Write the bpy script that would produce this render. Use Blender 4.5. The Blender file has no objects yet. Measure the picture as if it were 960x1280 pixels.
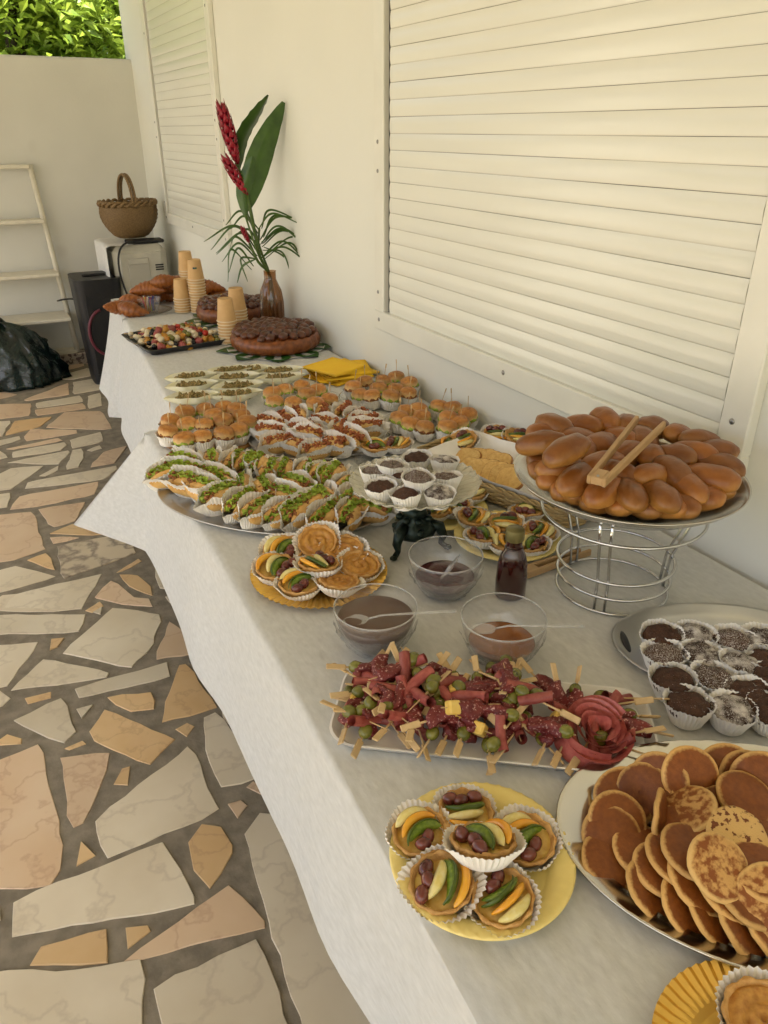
import bpy, math, random
from math import sin, cos, pi, radians, sqrt, atan2
from mathutils import Vector, Matrix, noise, Euler
random.seed(7)
scene = bpy.context.scene
# ---------------------------------------------------------------- camera, sky, sun, exposure
CAMZ = 1.46
FPX, PITCH, YAW = 950.0, radians(26.7), radians(27.8)
cam_d = bpy.data.cameras.new('camera')
cam = bpy.data.objects.new('camera', cam_d)
scene.collection.objects.link(cam)
cam.location = (0, 0, CAMZ)
cam.rotation_euler = (radians(90) - PITCH, 0, -YAW)
cam_d.sensor_fit = 'VERTICAL'
cam_d.sensor_height = 36.0
cam_d.lens = FPX / 1280.0 * 36.0
cam_d.clip_start = 0.02
cam_d.clip_end = 500
scene.camera = cam
SUN_EL, SUN_AZ = radians(56), radians(215)     # azimuth clockwise from +Y
world = bpy.data.worlds.new('World')
scene.world = world
world.use_nodes = True
wn = world.node_tree.nodes
wl = world.node_tree.links
sky = wn.new('ShaderNodeTexSky')
sky.sky_type = 'NISHITA'
sky.sun_disc = False
sky.sun_elevation = SUN_EL
sky.sun_rotation = SUN_AZ
sky.dust_density = 5.0
sky.ozone_density = 0.6
wn['Background'].inputs['Strength'].default_value = 0.13
wl.new(sky.outputs[0], wn['Background'].inputs['Color'])
sd = bpy.data.lights.new('sun', 'SUN')
sd.energy = 4.3
sd.angle = radians(0.6)
sd.color = (1.0, 0.98, 0.92)
sun = bpy.data.objects.new('sun', sd)
scene.collection.objects.link(sun)
sdir = Vector((sin(SUN_AZ) * cos(SUN_EL), cos(SUN_AZ) * cos(SUN_EL), sin(SUN_EL)))
sun.rotation_euler = sdir.to_track_quat('Z', 'Y').to_euler()
sun.location = sdir * 20
scene.view_settings.view_transform = 'Standard'
scene.view_settings.look = 'None'
scene.view_settings.gamma = 1
scene.view_settings.exposure = 1.70

# ---------------------------------------------------------------- helpers
HF = Vector((sin(YAW), cos(YAW), 0))              # horizontal forward of the viewer
RT = Vector((cos(YAW), -sin(YAW), 0))             # viewer's right
FW = Vector((sin(YAW) * cos(PITCH), cos(YAW) * cos(PITCH), -sin(PITCH)))
UPV = RT.cross(FW)
CAM = Vector((0, 0, CAMZ))
T = CAMZ - 0.75                                   # table top height
Z = Vector((0, 0, 1))
def ray(px, py):
    return FW + RT * ((px - 480) / FPX) - UPV * ((py - 640) / FPX)
def at(px, py, z):                                # measured photo point -> place at world height z
    d = ray(px, py)
    return CAM + d * ((z - CAMZ) / d.z)
def att(px, py, h=0.0):                           # same, h above the table top
    return at(px, py, T + h)
def atd(px, py, base):                            # point on the upright plane through base
    d = ray(px, py)
    return CAM + d * ((Vector(base) - CAM).dot(HF) / d.dot(HF))
def pix(P):
    q = Vector(P) - CAM
    z = q.dot(FW)
    return 480 + FPX * q.dot(RT) / z, 640 - FPX * q.dot(UPV) / z
def dirang(px, py, ang, h=0.0):                   # yaw of a table-top direction seen at image angle ang
    a = radians(ang)
    d = att(px + 6 * cos(a), py + 6 * sin(a), h) - att(px, py, h)
    return atan2(d.y, d.x)
def nz(x, y, z, s=1.0):
    return noise.noise(Vector((x * s, y * s, z * s)))

class MB:
    def __init__(s):
        s.v = []; s.f = []
    def add(s, vs, fs):
        o = len(s.v)
        s.v += [tuple(p) for p in vs]
        s.f += [tuple(i + o for i in q) for q in fs]
        return s
    def grid(s, nu, nv, fn, cu=False, cv=False):
        vs = [fn(i / (nu if cu else nu - 1), j / (nv if cv else nv - 1)) for i in range(nu) for j in range(nv)]
        fs = []
        for i in range(nu if cu else nu - 1):
            for j in range(nv if cv else nv - 1):
                a, b = i, (i + 1) % nu
                c, d = j, (j + 1) % nv
                fs.append((a * nv + c, b * nv + c, b * nv + d, a * nv + d))
        return s.add(vs, fs)
    def lathe(s, prof, n=24, c=(0, 0, 0), mod=None, sx=1, sy=1):
        vs = []; fs = []
        m = len(prof)
        for i in range(n):
            a = 2 * pi * i / n
            for j, (r, z) in enumerate(prof):
                if mod: r, z = mod(a, r, z, j, i)
                vs.append((c[0] + r * cos(a) * sx, c[1] + r * sin(a) * sy, c[2] + z))
        for i in range(n):
            k = (i + 1) % n
            for j in range(m - 1):
                fs.append((i * m + j, k * m + j, k * m + j + 1, i * m + j + 1))
        return s.add(vs, fs)
    def tube(s, pts, r, n=8, cap=True, flat=1.0, updir=None):
        pts = [Vector(p) for p in pts]
        m = len(pts)
        if not hasattr(r, '__len__'): r = [r] * m
        vs = []; fs = []
        prev = None
        for i, p in enumerate(pts):
            t = (pts[min(i + 1, m - 1)] - pts[max(i - 1, 0)])
            if t.length < 1e-9: t = Vector((0, 0, 1))
            t.normalize()
            if prev is None:
                u = Vector(updir) if updir else (Vector((0, 0, 1)) if abs(t.z) < .9 else Vector((1, 0, 0)))
            else: u = prev
            u = (u - t * u.dot(t))
            if u.length < 1e-6: u = t.orthogonal()
            u.normalize(); prev = u
            w = t.cross(u)
            for k in range(n):
                a = 2 * pi * k / n
                vs.append(p + w * (cos(a) * r[i]) + u * (sin(a) * r[i] * flat))
        for i in range(m - 1):
            for k in range(n):
                l = (k + 1) % n
                fs.append((i * n + k, i * n + l, (i + 1) * n + l, (i + 1) * n + k))
        if cap:
            fs.append(tuple(range(n))[::-1]); fs.append(tuple((m - 1) * n + k for k in range(n)))
        return s.add(vs, fs)
    def ring(s, R, r, z=0, c=(0, 0), n=40, m=6, sx=1, sy=1):
        return s.grid(n, m, lambda u, v: (c[0] + (R + r * cos(2 * pi * v)) * cos(2 * pi * u) * sx, c[1] + (R + r * cos(2 * pi * v)) * sin(2 * pi * u) * sy, z + r * sin(2 * pi * v)), True, True)
    def box(s, c, d, M=None, bev=0.0):
        x, y, z = d[0] / 2, d[1] / 2, d[2] / 2
        vs = [Vector((i * x, j * y, k * z)) for i in (-1, 1) for j in (-1, 1) for k in (-1, 1)]
        if M: vs = [M @ v for v in vs]
        vs = [v + Vector(c) for v in vs]
        return s.add(vs, [(0, 1, 3, 2), (4, 6, 7, 5), (0, 4, 5, 1), (2, 3, 7, 6), (0, 2, 6, 4), (1, 5, 7, 3)])
    def rbox(s, c, d, r=0.004, M=None):           # box with chamfered edges
        x, y, z = d[0] / 2, d[1] / 2, d[2] / 2
        vs = []; fs = []
        r = min(r, x * .9, y * .9, z * .9)
        idx = {}
        for i in (-1, 1):
            for j in (-1, 1):
                for k in (-1, 1):
                    for ax in range(3):
                        p = [i * (x - r), j * (y - r), k * (z - r)]
                        p[ax] = (i, j, k)[ax] * (x, y, z)[ax]
                        idx[(i, j, k, ax)] = len(vs); vs.append(Vector(p))
        S = (-1, 1)
        for g in S:
            fs.append([idx[(g, j, k, 0)] for j, k in ((-1, -1), (1, -1), (1, 1), (-1, 1))])
            fs.append([idx[(i, g, k, 1)] for i, k in ((-1, -1), (1, -1), (1, 1), (-1, 1))])
            fs.append([idx[(i, j, g, 2)] for i, j in ((-1, -1), (1, -1), (1, 1), (-1, 1))])
        for a in S:
            for b in S:
                fs.append([idx[(-1, a, b, 1)], idx[(1, a, b, 1)], idx[(1, a, b, 2)], idx[(-1, a, b, 2)]])
                fs.append([idx[(a, -1, b, 0)], idx[(a, 1, b, 0)], idx[(a, 1, b, 2)], idx[(a, -1, b, 2)]])
                fs.append([idx[(a, b, -1, 0)], idx[(a, b, 1, 0)], idx[(a, b, 1, 1)], idx[(a, b, -1, 1)]])
                for k in S: fs.append([idx[(a, b, k, 0)], idx[(a, b, k, 1)], idx[(a, b, k, 2)]])
        if M: vs = [M @ v for v in vs]
        vs = [v + Vector(c) for v in vs]
        return s.add(vs, fs)
    def ell(s, c, r, n=14, m=9, amp=0, fr=1.0, M=None, seed=0, p=1.0):
        vs = []; fs = []
        def pt(a, b):
            x, y, z = cos(a) * cos(b), sin(a) * cos(b), sin(b)
            if p != 1.0:
                g = lambda t: math.copysign(abs(t) ** p, t)
                x, y, z = g(cos(a)) * g(cos(b)), g(sin(a)) * g(cos(b)), g(sin(b))
            k = 1 + amp * noise.noise(Vector((x * fr + seed, y * fr + seed * 1.7, z * fr - seed))) if amp else 1
            q = Vector((x * r[0] * k, y * r[1] * k, z * r[2] * k))
            if M: q = M @ q
            return q + Vector(c)
        vs.append(pt(0, -pi / 2))
        for j in range(1, m):
            for i in range(n): vs.append(pt(2 * pi * i / n, -pi / 2 + pi * j / m))
        vs.append(pt(0, pi / 2))
        for i in range(n):
            k = (i + 1) % n
            fs.append((0, 1 + k, 1 + i))
            for j in range(m - 2):
                a = 1 + j * n
                fs.append((a + i, a + k, a + n + k, a + n + i))
            fs.append((1 + (m - 2) * n + i, 1 + (m - 2) * n + k, len(vs) - 1))
        return s.add(vs, fs)
    def prism(s, poly, z0, z1, bev=0.0):
        n = len(poly)
        cx = sum(p[0] for p in poly) / n; cy = sum(p[1] for p in poly) / n
        top = poly
        vs = [(x, y, z0) for x, y in poly]; fs = []
        if bev:
            vs += [(x, y, z1 - bev) for x, y in poly]
            def ins(x, y):
                d = sqrt((x - cx) ** 2 + (y - cy) ** 2) + 1e-9
                return (x + (cx - x) / d * bev, y + (cy - y) / d * bev)
            vs += [ins(x, y) + (z1,) for x, y in poly]
            L = 3
        else:
            vs += [(x, y, z1) for x, y in poly]; L = 2
        for l in range(L - 1):
            for i in range(n):
                k = (i + 1) % n
                fs.append((l * n + i, l * n + k, (l + 1) * n + k, (l + 1) * n + i))
        fs.append(tuple((L - 1) * n + i for i in range(n)))
        fs.append(tuple(reversed(range(n))))
        return s.add(vs, fs)
    def xf(s, M):
        s.v = [tuple(M @ Vector(p)) for p in s.v]
        return s
    def mesh(s, name, mat, smooth=True):
        me = bpy.data.meshes.new(name)
        me.from_pydata(s.v, [], s.f)
        me.validate()
        if smooth:
            me.polygons.foreach_set('use_smooth', [True] * len(me.polygons))
        if mat: me.materials.append(mat)
        me.update()
        return me

def sharp(me, ang=40):
    me.set_sharp_from_angle(angle=radians(ang))
    return me
COL = scene.collection
def obj(name, me, parent=None, loc=None, rot=None, scale=None):
    o = bpy.data.objects.new(name, me)
    COL.objects.link(o)
    if parent: o.parent = parent
    if loc is not None: o.location = loc
    if rot is not None:
        if isinstance(rot, Matrix): o.rotation_euler = rot.to_euler()
        else: o.rotation_euler = rot
    if scale is not None: o.scale = (scale,) * 3 if not hasattr(scale, '__len__') else scale
    return o
def tag(o, label, cat, group=None):
    o['label'] = label; o['category'] = cat
    if group: o['group'] = group
    return o
def struct(o):
    o['kind'] = 'structure'; return o
def stuff(o):
    o['kind'] = 'stuff'; return o
def spawn(name, spec, loc, rot=None, scale=None, label=None, cat=None, group=None):
    """one thing: spec is a mesh, or a list of (part_name, mesh[, sub-parts]) under an Empty"""
    if not isinstance(spec, list):
        o = obj(name, spec, None, loc, rot, scale)
    else:
        o = obj(name, None, None, loc, rot, scale)
        o.empty_display_size = 0.02
        for e in spec:
            p = obj(e[0], e[1], o)
            if len(e) > 2:
                for g in e[2]: obj(g[0], g[1], p)
    if label: tag(o, label, cat, group)
    return o
ONES = ['', 'first', 'second', 'third', 'fourth', 'fifth', 'sixth', 'seventh', 'eighth', 'ninth', 'tenth', 'eleventh', 'twelfth', 'thirteenth', 'fourteenth', 'fifteenth', 'sixteenth', 'seventeenth', 'eighteenth', 'nineteenth']
TENS = {2: 'twent', 3: 'thirt', 4: 'fort', 5: 'fift', 6: 'sixt', 7: 'sevent', 8: 'eight', 9: 'ninet'}
def ordn(i):
    if i < 20: return ONES[i]
    t, u = divmod(i, 10)
    return TENS[t] + 'ieth' if u == 0 else TENS[t] + 'y-' + ONES[u]
def rank(items, fmt, cat, group):
    """label look-alikes by their order from the left, as seen from the viewer"""
    items = sorted(items, key=lambda o: pix(o.location)[0])
    n = len(items)
    for i, o in enumerate(items):
        w = 'leftmost' if i == 0 else 'rightmost' if i == n - 1 else ordn(i + 1) + ' from left'
        tag(o, fmt.replace('#', w), cat, group)
def frame_n(n, yaw=0.0):                          # rotation taking local +Z to n
    n = Vector(n).normalized()
    return n.to_track_quat('Z', 'Y').to_matrix() @ Matrix.Rotation(yaw, 3, 'Z')
def vcam(a, b, c):                                # right, toward viewer, up
    return (RT * a - HF * b + Z * c)

# ---------------------------------------------------------------- materials
MATS = {}
def M(name, col, col2=None, rough=.5, sc=20, bump=0.0, bsc=None, metal=0.0, sss=0.0, spec=.5, coat=0.0, rnd=0.0, grad=None, radial=None, speck=None, veins=None, lo=.35, hi=.65, stretch=None, sheen=0, alpha=None, emis=None, trans=0, ior=1.45, det=4.0, bdist=.002):
    if name in MATS: return MATS[name]
    m = bpy.data.materials.new(name); MATS[name] = m
    m.use_nodes = True
    nt = m.node_tree; N = nt.nodes; L = nt.links
    b = N['Principled BSDF']
    tc = N.new('ShaderNodeTexCoord')
    src = tc.outputs['Object']
    if stretch:
        mp = N.new('ShaderNodeMapping'); mp.inputs['Scale'].default_value = stretch
        L.new(src, mp.inputs['Vector']); vec = mp.outputs[0]
    else: vec = src
    oi = N.new('ShaderNodeObjectInfo')
    def nse(s, d=None):
        n = N.new('ShaderNodeTexNoise'); n.noise_dimensions = '4D'
        n.inputs['Scale'].default_value = s; n.inputs['Detail'].default_value = det if d is None else d
        L.new(vec, n.inputs['Vector'])
        ml = N.new('ShaderNodeMath'); ml.operation = 'MULTIPLY'; ml.inputs[1].default_value = 37.0
        L.new(oi.outputs['Random'], ml.inputs[0]); L.new(ml.outputs[0], n.inputs['W'])
        return n.outputs['Fac']
    def ramp(fac, a, bb):
        r = N.new('ShaderNodeMapRange'); r.inputs[1].default_value = a; r.inputs[2].default_value = bb
        L.new(fac, r.inputs[0]); return r.outputs[0]
    def mix(f, a, bb):
        x = N.new('ShaderNodeMix'); x.data_type = 'RGBA'
        L.new(f, x.inputs[0])
        for k, c in ((6, a), (7, bb)):
            if isinstance(c, tuple): x.inputs[k].default_value = c + (1,)
            else: L.new(c, x.inputs[k])
        return x.outputs[2]
    c = col
    if col2: c = mix(ramp(nse(sc), lo, hi), col, col2)
    if veins:                                     # (scale, colour, width)
        n = nse(veins[0], 5)
        s_ = N.new('ShaderNodeMath'); s_.operation = 'SUBTRACT'; s_.inputs[1].default_value = .5; L.new(n, s_.inputs[0])
        a_ = N.new('ShaderNodeMath'); a_.operation = 'ABSOLUTE'; L.new(s_.outputs[0], a_.inputs[0])
        f = ramp(a_.outputs[0], veins[2], 0.0)
        q = N.new('ShaderNodeMath'); q.operation = 'MULTIPLY'; q.inputs[1].default_value = veins[3] if len(veins) > 3 else .7; L.new(f, q.inputs[0])
        c = mix(q.outputs[0], c, veins[1])
    if grad or radial:
        sp = N.new('ShaderNodeSeparateXYZ'); L.new(src, sp.inputs[0])
        if grad:                                  # (axis, v0, v1, colour at v1, wobble)
            v = sp.outputs[grad[0]]
        if radial:
            cb = N.new('ShaderNodeCombineXYZ'); L.new(sp.outputs[0], cb.inputs[0]); L.new(sp.outputs[1], cb.inputs[1])
            ln = N.new('ShaderNodeVectorMath'); ln.operation = 'LENGTH'; L.new(cb.outputs[0], ln.inputs[0])
            v = ln.outputs['Value']; grad = radial
        w = N.new('ShaderNodeMath'); w.operation = 'MULTIPLY_ADD'; w.inputs[1].default_value = grad[4]; L.new(nse(sc * 1.5, 3), w.inputs[0]); L.new(v, w.inputs[2])
        sb = N.new('ShaderNodeMath'); sb.operation = 'SUBTRACT'; sb.inputs[1].default_value = grad[4] * .5; L.new(w.outputs[0], sb.inputs[0])
        c = mix(ramp(sb.outputs[0], grad[1], grad[2]), c, grad[3])
    if speck:                                     # (scale, colour, lo, hi)
        c = mix(ramp(nse(speck[0], 2), speck[2], speck[3]), c, speck[1])
    if rnd:
        hs = N.new('ShaderNodeHueSaturation')
        mr = N.new('ShaderNodeMapRange'); mr.inputs[3].default_value = 1 - rnd; mr.inputs[4].default_value = 1 + rnd
        L.new(oi.outputs['Random'], mr.inputs[0]); L.new(mr.outputs[0], hs.inputs['Value'])
        if isinstance(c, tuple): hs.inputs['Color'].default_value = c + (1,)
        else: L.new(c, hs.inputs['Color'])
        c = hs.outputs[0]
    if isinstance(c, tuple): b.inputs['Base Color'].default_value = c + (1,)
    else: L.new(c, b.inputs['Base Color'])
    b.inputs['Roughness'].default_value = rough
    b.inputs['Metallic'].default_value = metal
    b.inputs['Specular IOR Level'].default_value = spec
    b.inputs['Coat Weight'].default_value = coat
    b.inputs['Coat Roughness'].default_value = .15
    b.inputs['Transmission Weight'].default_value = trans
    b.inputs['IOR'].default_value = ior
    if sss:
        b.inputs['Subsurface Weight'].default_value = sss
        b.inputs['Subsurface Radius'].default_value = (.006, .003, .0015)
        b.inputs['Subsurface Scale'].default_value = 1.0
    if emis:
        b.inputs['Emission Color'].default_value = emis[0] + (1,); b.inputs['Emission Strength'].default_value = emis[1]
    if bump:
        bp = N.new('ShaderNodeBump'); bp.inputs['Strength'].default_value = bump; bp.inputs['Distance'].default_value = bdist
        L.new(nse(bsc or sc * 2), bp.inputs['Height']); L.new(bp.outputs[0], b.inputs['Normal'])
    return m
def CLEAR(name, tint=(1, 1, 1), rough=.05, body=.0, bodycol=(.8, .8, .8), bump=0.0, bsc=60, ior=1.5):
    """thin clear plastic or glass: see-through with a fresnel gloss and, where cloudy, some white body"""
    m = bpy.data.materials.new(name); MATS[name] = m
    m.use_nodes = True
    nt = m.node_tree; N = nt.nodes; L = nt.links
    N.remove(N['Principled BSDF'])
    out = N['Material Output']
    tr = N.new('ShaderNodeBsdfTransparent'); tr.inputs[0].default_value = tint + (1,)
    gl = N.new('ShaderNodeBsdfGlossy'); gl.inputs['Roughness'].default_value = rough
    lw = N.new('ShaderNodeLayerWeight'); lw.inputs[0].default_value = .5
    pw = N.new('ShaderNodeMath'); pw.operation = 'POWER'; pw.inputs[1].default_value = 3.5; L.new(lw.outputs['Facing'], pw.inputs[0])
    fr = N.new('ShaderNodeMath'); fr.operation = 'MULTIPLY_ADD'; fr.inputs[1].default_value = .7; fr.inputs[2].default_value = .07; L.new(pw.outputs[0], fr.inputs[0])
    base = tr.outputs[0]
    if body:
        df = N.new('ShaderNodeBsdfDiffuse'); df.inputs[0].default_value = bodycol + (1,)
        mx = N.new('ShaderNodeMixShader'); mx.inputs[0].default_value = body
        L.new(tr.outputs[0], mx.inputs[1]); L.new(df.outputs[0], mx.inputs[2]); base = mx.outputs[0]
    ms = N.new('ShaderNodeMixShader')
    L.new(fr.outputs[0], ms.inputs[0]); L.new(base, ms.inputs[1]); L.new(gl.outputs[0], ms.inputs[2])
    L.new(ms.outputs[0], out.inputs['Surface'])
    if bump:
        tc = N.new('ShaderNodeTexCoord'); n = N.new('ShaderNodeTexNoise'); n.inputs['Scale'].default_value = bsc; n.inputs['Detail'].default_value = 3
        L.new(tc.outputs['Object'], n.inputs['Vector'])
        bp = N.new('ShaderNodeBump'); bp.inputs['Strength'].default_value = bump; bp.inputs['Distance'].default_value = .004
        L.new(n.outputs['Fac'], bp.inputs['Height']); L.new(bp.outputs[0], gl.inputs['Normal']); L.new(bp.outputs[0], lw.inputs['Normal'])
    return m
plaster = M('plaster', (.80, .795, .72), (.75, .745, .67), rough=.7, sc=1.6, bump=.25, bsc=90, lo=.3, hi=.8)
plaster_far = M('plaster_far', (.70, .69, .62), (.61, .60, .54), rough=.8, sc=1.3, bump=.3, bsc=60, speck=(2.2, (.5, .47, .41), .66, .8))
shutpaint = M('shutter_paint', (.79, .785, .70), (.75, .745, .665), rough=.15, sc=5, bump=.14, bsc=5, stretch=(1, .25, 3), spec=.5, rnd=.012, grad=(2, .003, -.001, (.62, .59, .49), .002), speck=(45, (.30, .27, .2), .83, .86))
framepaint = M('frame_paint', (.80, .79, .71), (.74, .73, .65), rough=.3, sc=8)
darkgap = M('dark_gap_backing', (.02, .02, .02), rough=.8)  # the gap's darkness is painted onto the sheet behind the slats
steel = M('screw_steel', (.35, .34, .32), rough=.4, metal=1)
cloth = M('tablecloth_fleece', (.77, .775, .75), (.63, .635, .61), rough=.9, sc=110, bump=.7, bsc=9, stretch=(1, .5, 1), det=10, bdist=.018, lo=.3, hi=.8)
_nt = cloth.node_tree; _o = _nt.nodes['Material Output']; _b = _nt.nodes['Principled BSDF']
_t = _nt.nodes.new('ShaderNodeBsdfTransparent'); _x = _nt.nodes.new('ShaderNodeMixShader'); _x.inputs[0].default_value = .20   # thin fleece: the board shows through a little
_nt.links.new(_b.outputs[0], _x.inputs[1]); _nt.links.new(_t.outputs[0], _x.inputs[2]); _nt.links.new(_x.outputs[0], _o.inputs['Surface'])
grout = M('grout', (.26, .225, .165), (.17, .145, .105), rough=.95, sc=25, bump=.6, bsc=120)
stoneM = [M('marble_white', (.67, .60, .46), (.58, .50, .36), rough=.32, sc=4, veins=(6, (.42, .35, .26), .022, .4), bump=.12, bsc=30, rnd=.09),
          M('marble_pink', (.66, .51, .35), (.60, .43, .27), rough=.34, sc=4, veins=(7, (.42, .25, .16), .022, .45), bump=.12, bsc=30, rnd=.1),
          M('marble_tan', (.66, .47, .25), (.58, .38, .18), rough=.36, sc=6, veins=(9, (.42, .26, .14), .022, .45), bump=.12, bsc=30, rnd=.1),
          M('marble_veined', (.58, .49, .35), (.50, .42, .29), rough=.34, sc=5, veins=(7, (.16, .12, .10), .05, .8), bump=.12, bsc=30)]
paper = M('liner_paper', (.88, .86, .81), (.83, .80, .74), rough=.75, sc=30, sss=.0)
wood_pick = M('pick_bamboo', (.62, .45, .24), (.52, .36, .17), rough=.55, sc=60, stretch=(1, 1, .1), rnd=.12)
wood = M('tongs_wood', (.48, .31, .15), (.40, .25, .11), rough=.5, sc=40, stretch=(.1, 1, 1))
silver = M('silver_tray', (.62, .60, .56), rough=.16, metal=1, bump=.05, bsc=8)
alu = M('aluminium', (.62, .61, .59), (.5, .49, .47), rough=.32, metal=1, sc=3, bump=.15, bsc=25)
chrome = M('chrome', (.62, .62, .62), rough=.12, metal=1)
goldplate = M('gold_foil', (.72, .46, .10), rough=.28, metal=.75)
yellowplastic = M('yellow_plastic', (.86, .70, .25), rough=.35, spec=.5, sss=.0)
whiteplastic = M('white_porcelain', (.80, .79, .77), rough=.2)
blackplastic = M('black_plastic', (.02, .02, .021), rough=.32)
clear = CLEAR('clear_plastic', (.93, .93, .92), .05, .08, bump=.35, bsc=70)
clearspoon = CLEAR('spoon_plastic', (.9, .9, .88), .08, .28)
glasscut = CLEAR('pressed_glass', (.90, .90, .84), .07, .50, (.80, .78, .66), bump=.6, bsc=110)
# ---------------------------------------------------------------- ground, patio floor and its paving stones
WX, WY = 1.19, 5.70                               # house wall face, garden wall face
grass_g = M('lawn', (.16, .17, .06), (.24, .21, .11), rough=.95, sc=.6, bump=.5, bsc=8)
g = MB().grid(2, 2, lambda u, v: (-150 + 300 * u, -150 + 300 * v, -.13)); struct(obj('ground', g.mesh('ground', grass_g)))
pale = M('bounce_paving', (.54, .50, .42), (.46, .43, .36), rough=.85, sc=2, bump=.3, bsc=40)
g = MB().box((-5.7, 2, -.095), (4.0, 16, .06)); struct(obj('bounce_terrace', g.mesh('bounce_terrace', pale)))  # unseen slab added to bounce sunlight in under the roof
g = MB().box((-1.25, 1.25, -.0590), (4.88, 8.9, .117))
floor = struct(obj('floor', g.mesh('floor', grout, False)))
A = [  # stones further off: zoomed by 4 from (0, 440)
 [(-90,265),(160,258),(145,320),(-90,346)], [(45,170),(240,115),(245,132),(40,195)], [(120,240),(345,155),(345,215),(125,246)], [(365,150),(505,130),(505,190),(365,212)],
 [(180,255),(405,218),(415,250),(180,282)], [(175,290),(420,258),(430,285),(180,320)], [(440,220),(505,205),(510,270),(440,285)], [(225,378),(325,300),(508,296),(560,385),(510,390)],
 [(20,420),(75,345),(265,325),(200,375)], [(120,420),(155,385),(390,392),(385,408),(125,447)], [(-60,440),(-60,350),(58,346),(10,425)], [(-80,460),(105,420),(105,440),(-80,492)],
 [(350,440),(510,400),(515,450),(355,485)], [(25,485),(300,430),(315,445),(60,490)], [(55,530),(65,500),(330,452),(335,470),(300,495)], [(30,555),(350,492),(350,505),(290,565)],
 [(325,590),(365,490),(415,485),(420,535),(390,580)], [(430,490),(505,465),(510,485),(450,500)], [(445,578),(520,500),(640,470),(570,560)], [(190,620),(300,567),(290,595),(220,625)],
 [(-60,640),(60,580),(225,570),(95,660),(50,690),(-60,700)], [(115,685),(140,650),(590,568),(585,590),(515,640)], [(40,790),(85,735),(100,720),(500,648),(470,715),(180,775)], [(190,785),(435,750),(375,850),(260,878)],
 [(-60,720),(60,705),(35,780),(-60,790)], [(-160,830),(0,815),(165,800),(228,990),(60,1045),(-160,1075)], [(240,910),(370,860),(560,862),(515,918)], [(550,885),(570,860),(640,860),(650,885)],
 [(250,925),(405,930),(255,962)], [(287,970),(650,905),(680,1010),(310,1138)], [(650,860),(760,850),(770,1000),(725,1000)], [(130,1040),(240,1005),(275,1095)],
 [(-140,1130),(90,1068),(285,1125),(-140,1240)], [(575,1105),(700,1030),(712,1050),(600,1102)], [(10,1280),(90,1205),(520,1108),(430,1245),(405,1292)], [(465,1225),(560,1140),(745,1275),(600,1262)],
 [(595,1110),(700,1120),(760,1180),(762,1225),(640,1170)], [(430,1290),(500,1245),(515,1275),(500,1320)],
 [(-60,120),(150,60),(40,160),(-60,190)], [(190,95),(430,30),(420,70),(250,110)], [(-60,205),(30,200),(90,215),(-60,250)], [(255,135),(440,80),(500,110),(360,140)], [(-60,510),(10,495),(40,530),(-60,550)], [(770,1040),(900,1030),(880,1200),(790,1180)]]
B = [  # nearer stones: zoomed by 2 from (0, 740)
 [(-60,48),(10,6),(225,4),(200,45),(100,50)], [(235,15),(262,2),(378,18),(382,40),(330,34)], [(-50,57),(220,57),(195,103),(-50,109)], [(210,45),(255,22),(260,38),(225,55)], [(152,153),(285,38),(404,58),(385,133),(325,193)],
 [(425,72),(520,150),(385,170)], [(-80,140),(102,125),(15,240),(-60,245)], [(20,248),(112,166),(278,205),(262,218)], [(118,148),(130,115),(167,116),(140,142)], [(187,240),(425,175),(425,215),(190,267)],
 [(62,262),(135,249),(125,270),(62,282)], [(30,320),(160,264),(192,355),(155,383)], [(190,290),(240,282),(200,322)], [(265,262),(385,251),(385,298),(320,300)], [(398,328),(450,180),(470,182),(545,293)],
 [(222,345),(265,290),(443,372),(370,437),(230,370)], [(435,340),(475,325),(490,340),(462,367)], [(-40,250),(0,240),(30,270),(0,290),(-40,300)], [(-30,385),(25,352),(60,370),(50,385)], [(160,390),(215,370),(215,385),(165,398)],
 [(-150,470),(0,420),(103,378),(130,510),(160,640),(150,705),(120,742),(-150,750)], [(150,410),(282,402),(250,490),(205,585),(175,592)], [(277,480),(310,436),(332,436),(318,490)], [(237,568),(475,382),(550,548),(260,670)],
 [(510,310),(545,300),(660,465),(545,490),(512,390)], [(610,485),(640,470),(690,525)], [(567,525),(610,520),(622,540),(588,572)], [(182,690),(205,617),(243,665)], [(470,620),(510,575),(560,590),(585,640),(580,660),(520,750),(480,690)],
 [(35,770),(395,630),(412,625),(490,770),(485,785),(20,865)], [(298,928),(580,728),(668,830),(660,845),(410,905)], [(310,900),(315,832),(380,835),(375,855)], [(65,935),(110,880),(277,842),(268,938)],
 [(-160,955),(200,945),(362,918),(352,1140),(-160,1180)], [(382,985),(650,865),(730,1110),(420,1150)], [(610,600),(655,548),(700,560),(960,1080),(985,1180),(780,1180),(670,820)], [(-80,800),(10,790),(0,830),(-80,870)], [(-90,30),(-70,-30),(5,-5),(-20,30)]]
stones = []
for q in A: stones.append([at(x / 4, 440 + y / 4, 0).to_2d() for x, y in q])
for q in B: stones.append([at(x / 2, 740 + y / 2, 0).to_2d() for x, y in q])
def rough_poly(P, amp, step=.07):
    out = []
    n = len(P)
    for i in range(n):
        a, b = P[i], P[(i + 1) % n]
        L_ = (b - a).length
        k = max(1, int(L_ / step))
        d = (b - a).normalized() if L_ else a
        nn = Vector((-d.y, d.x))
        for j in range(k):
            p = a.lerp(b, j / k)
            w = amp * noise.noise(Vector((p.x * 13, p.y * 13, 3.1)))
            if j == 0:                             # knocked-off corner
                out.append(p + (b - a) * min(.3, .008 / (L_ + 1e-6)))
            else: out.append(p + nn * w)
    return out
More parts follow.
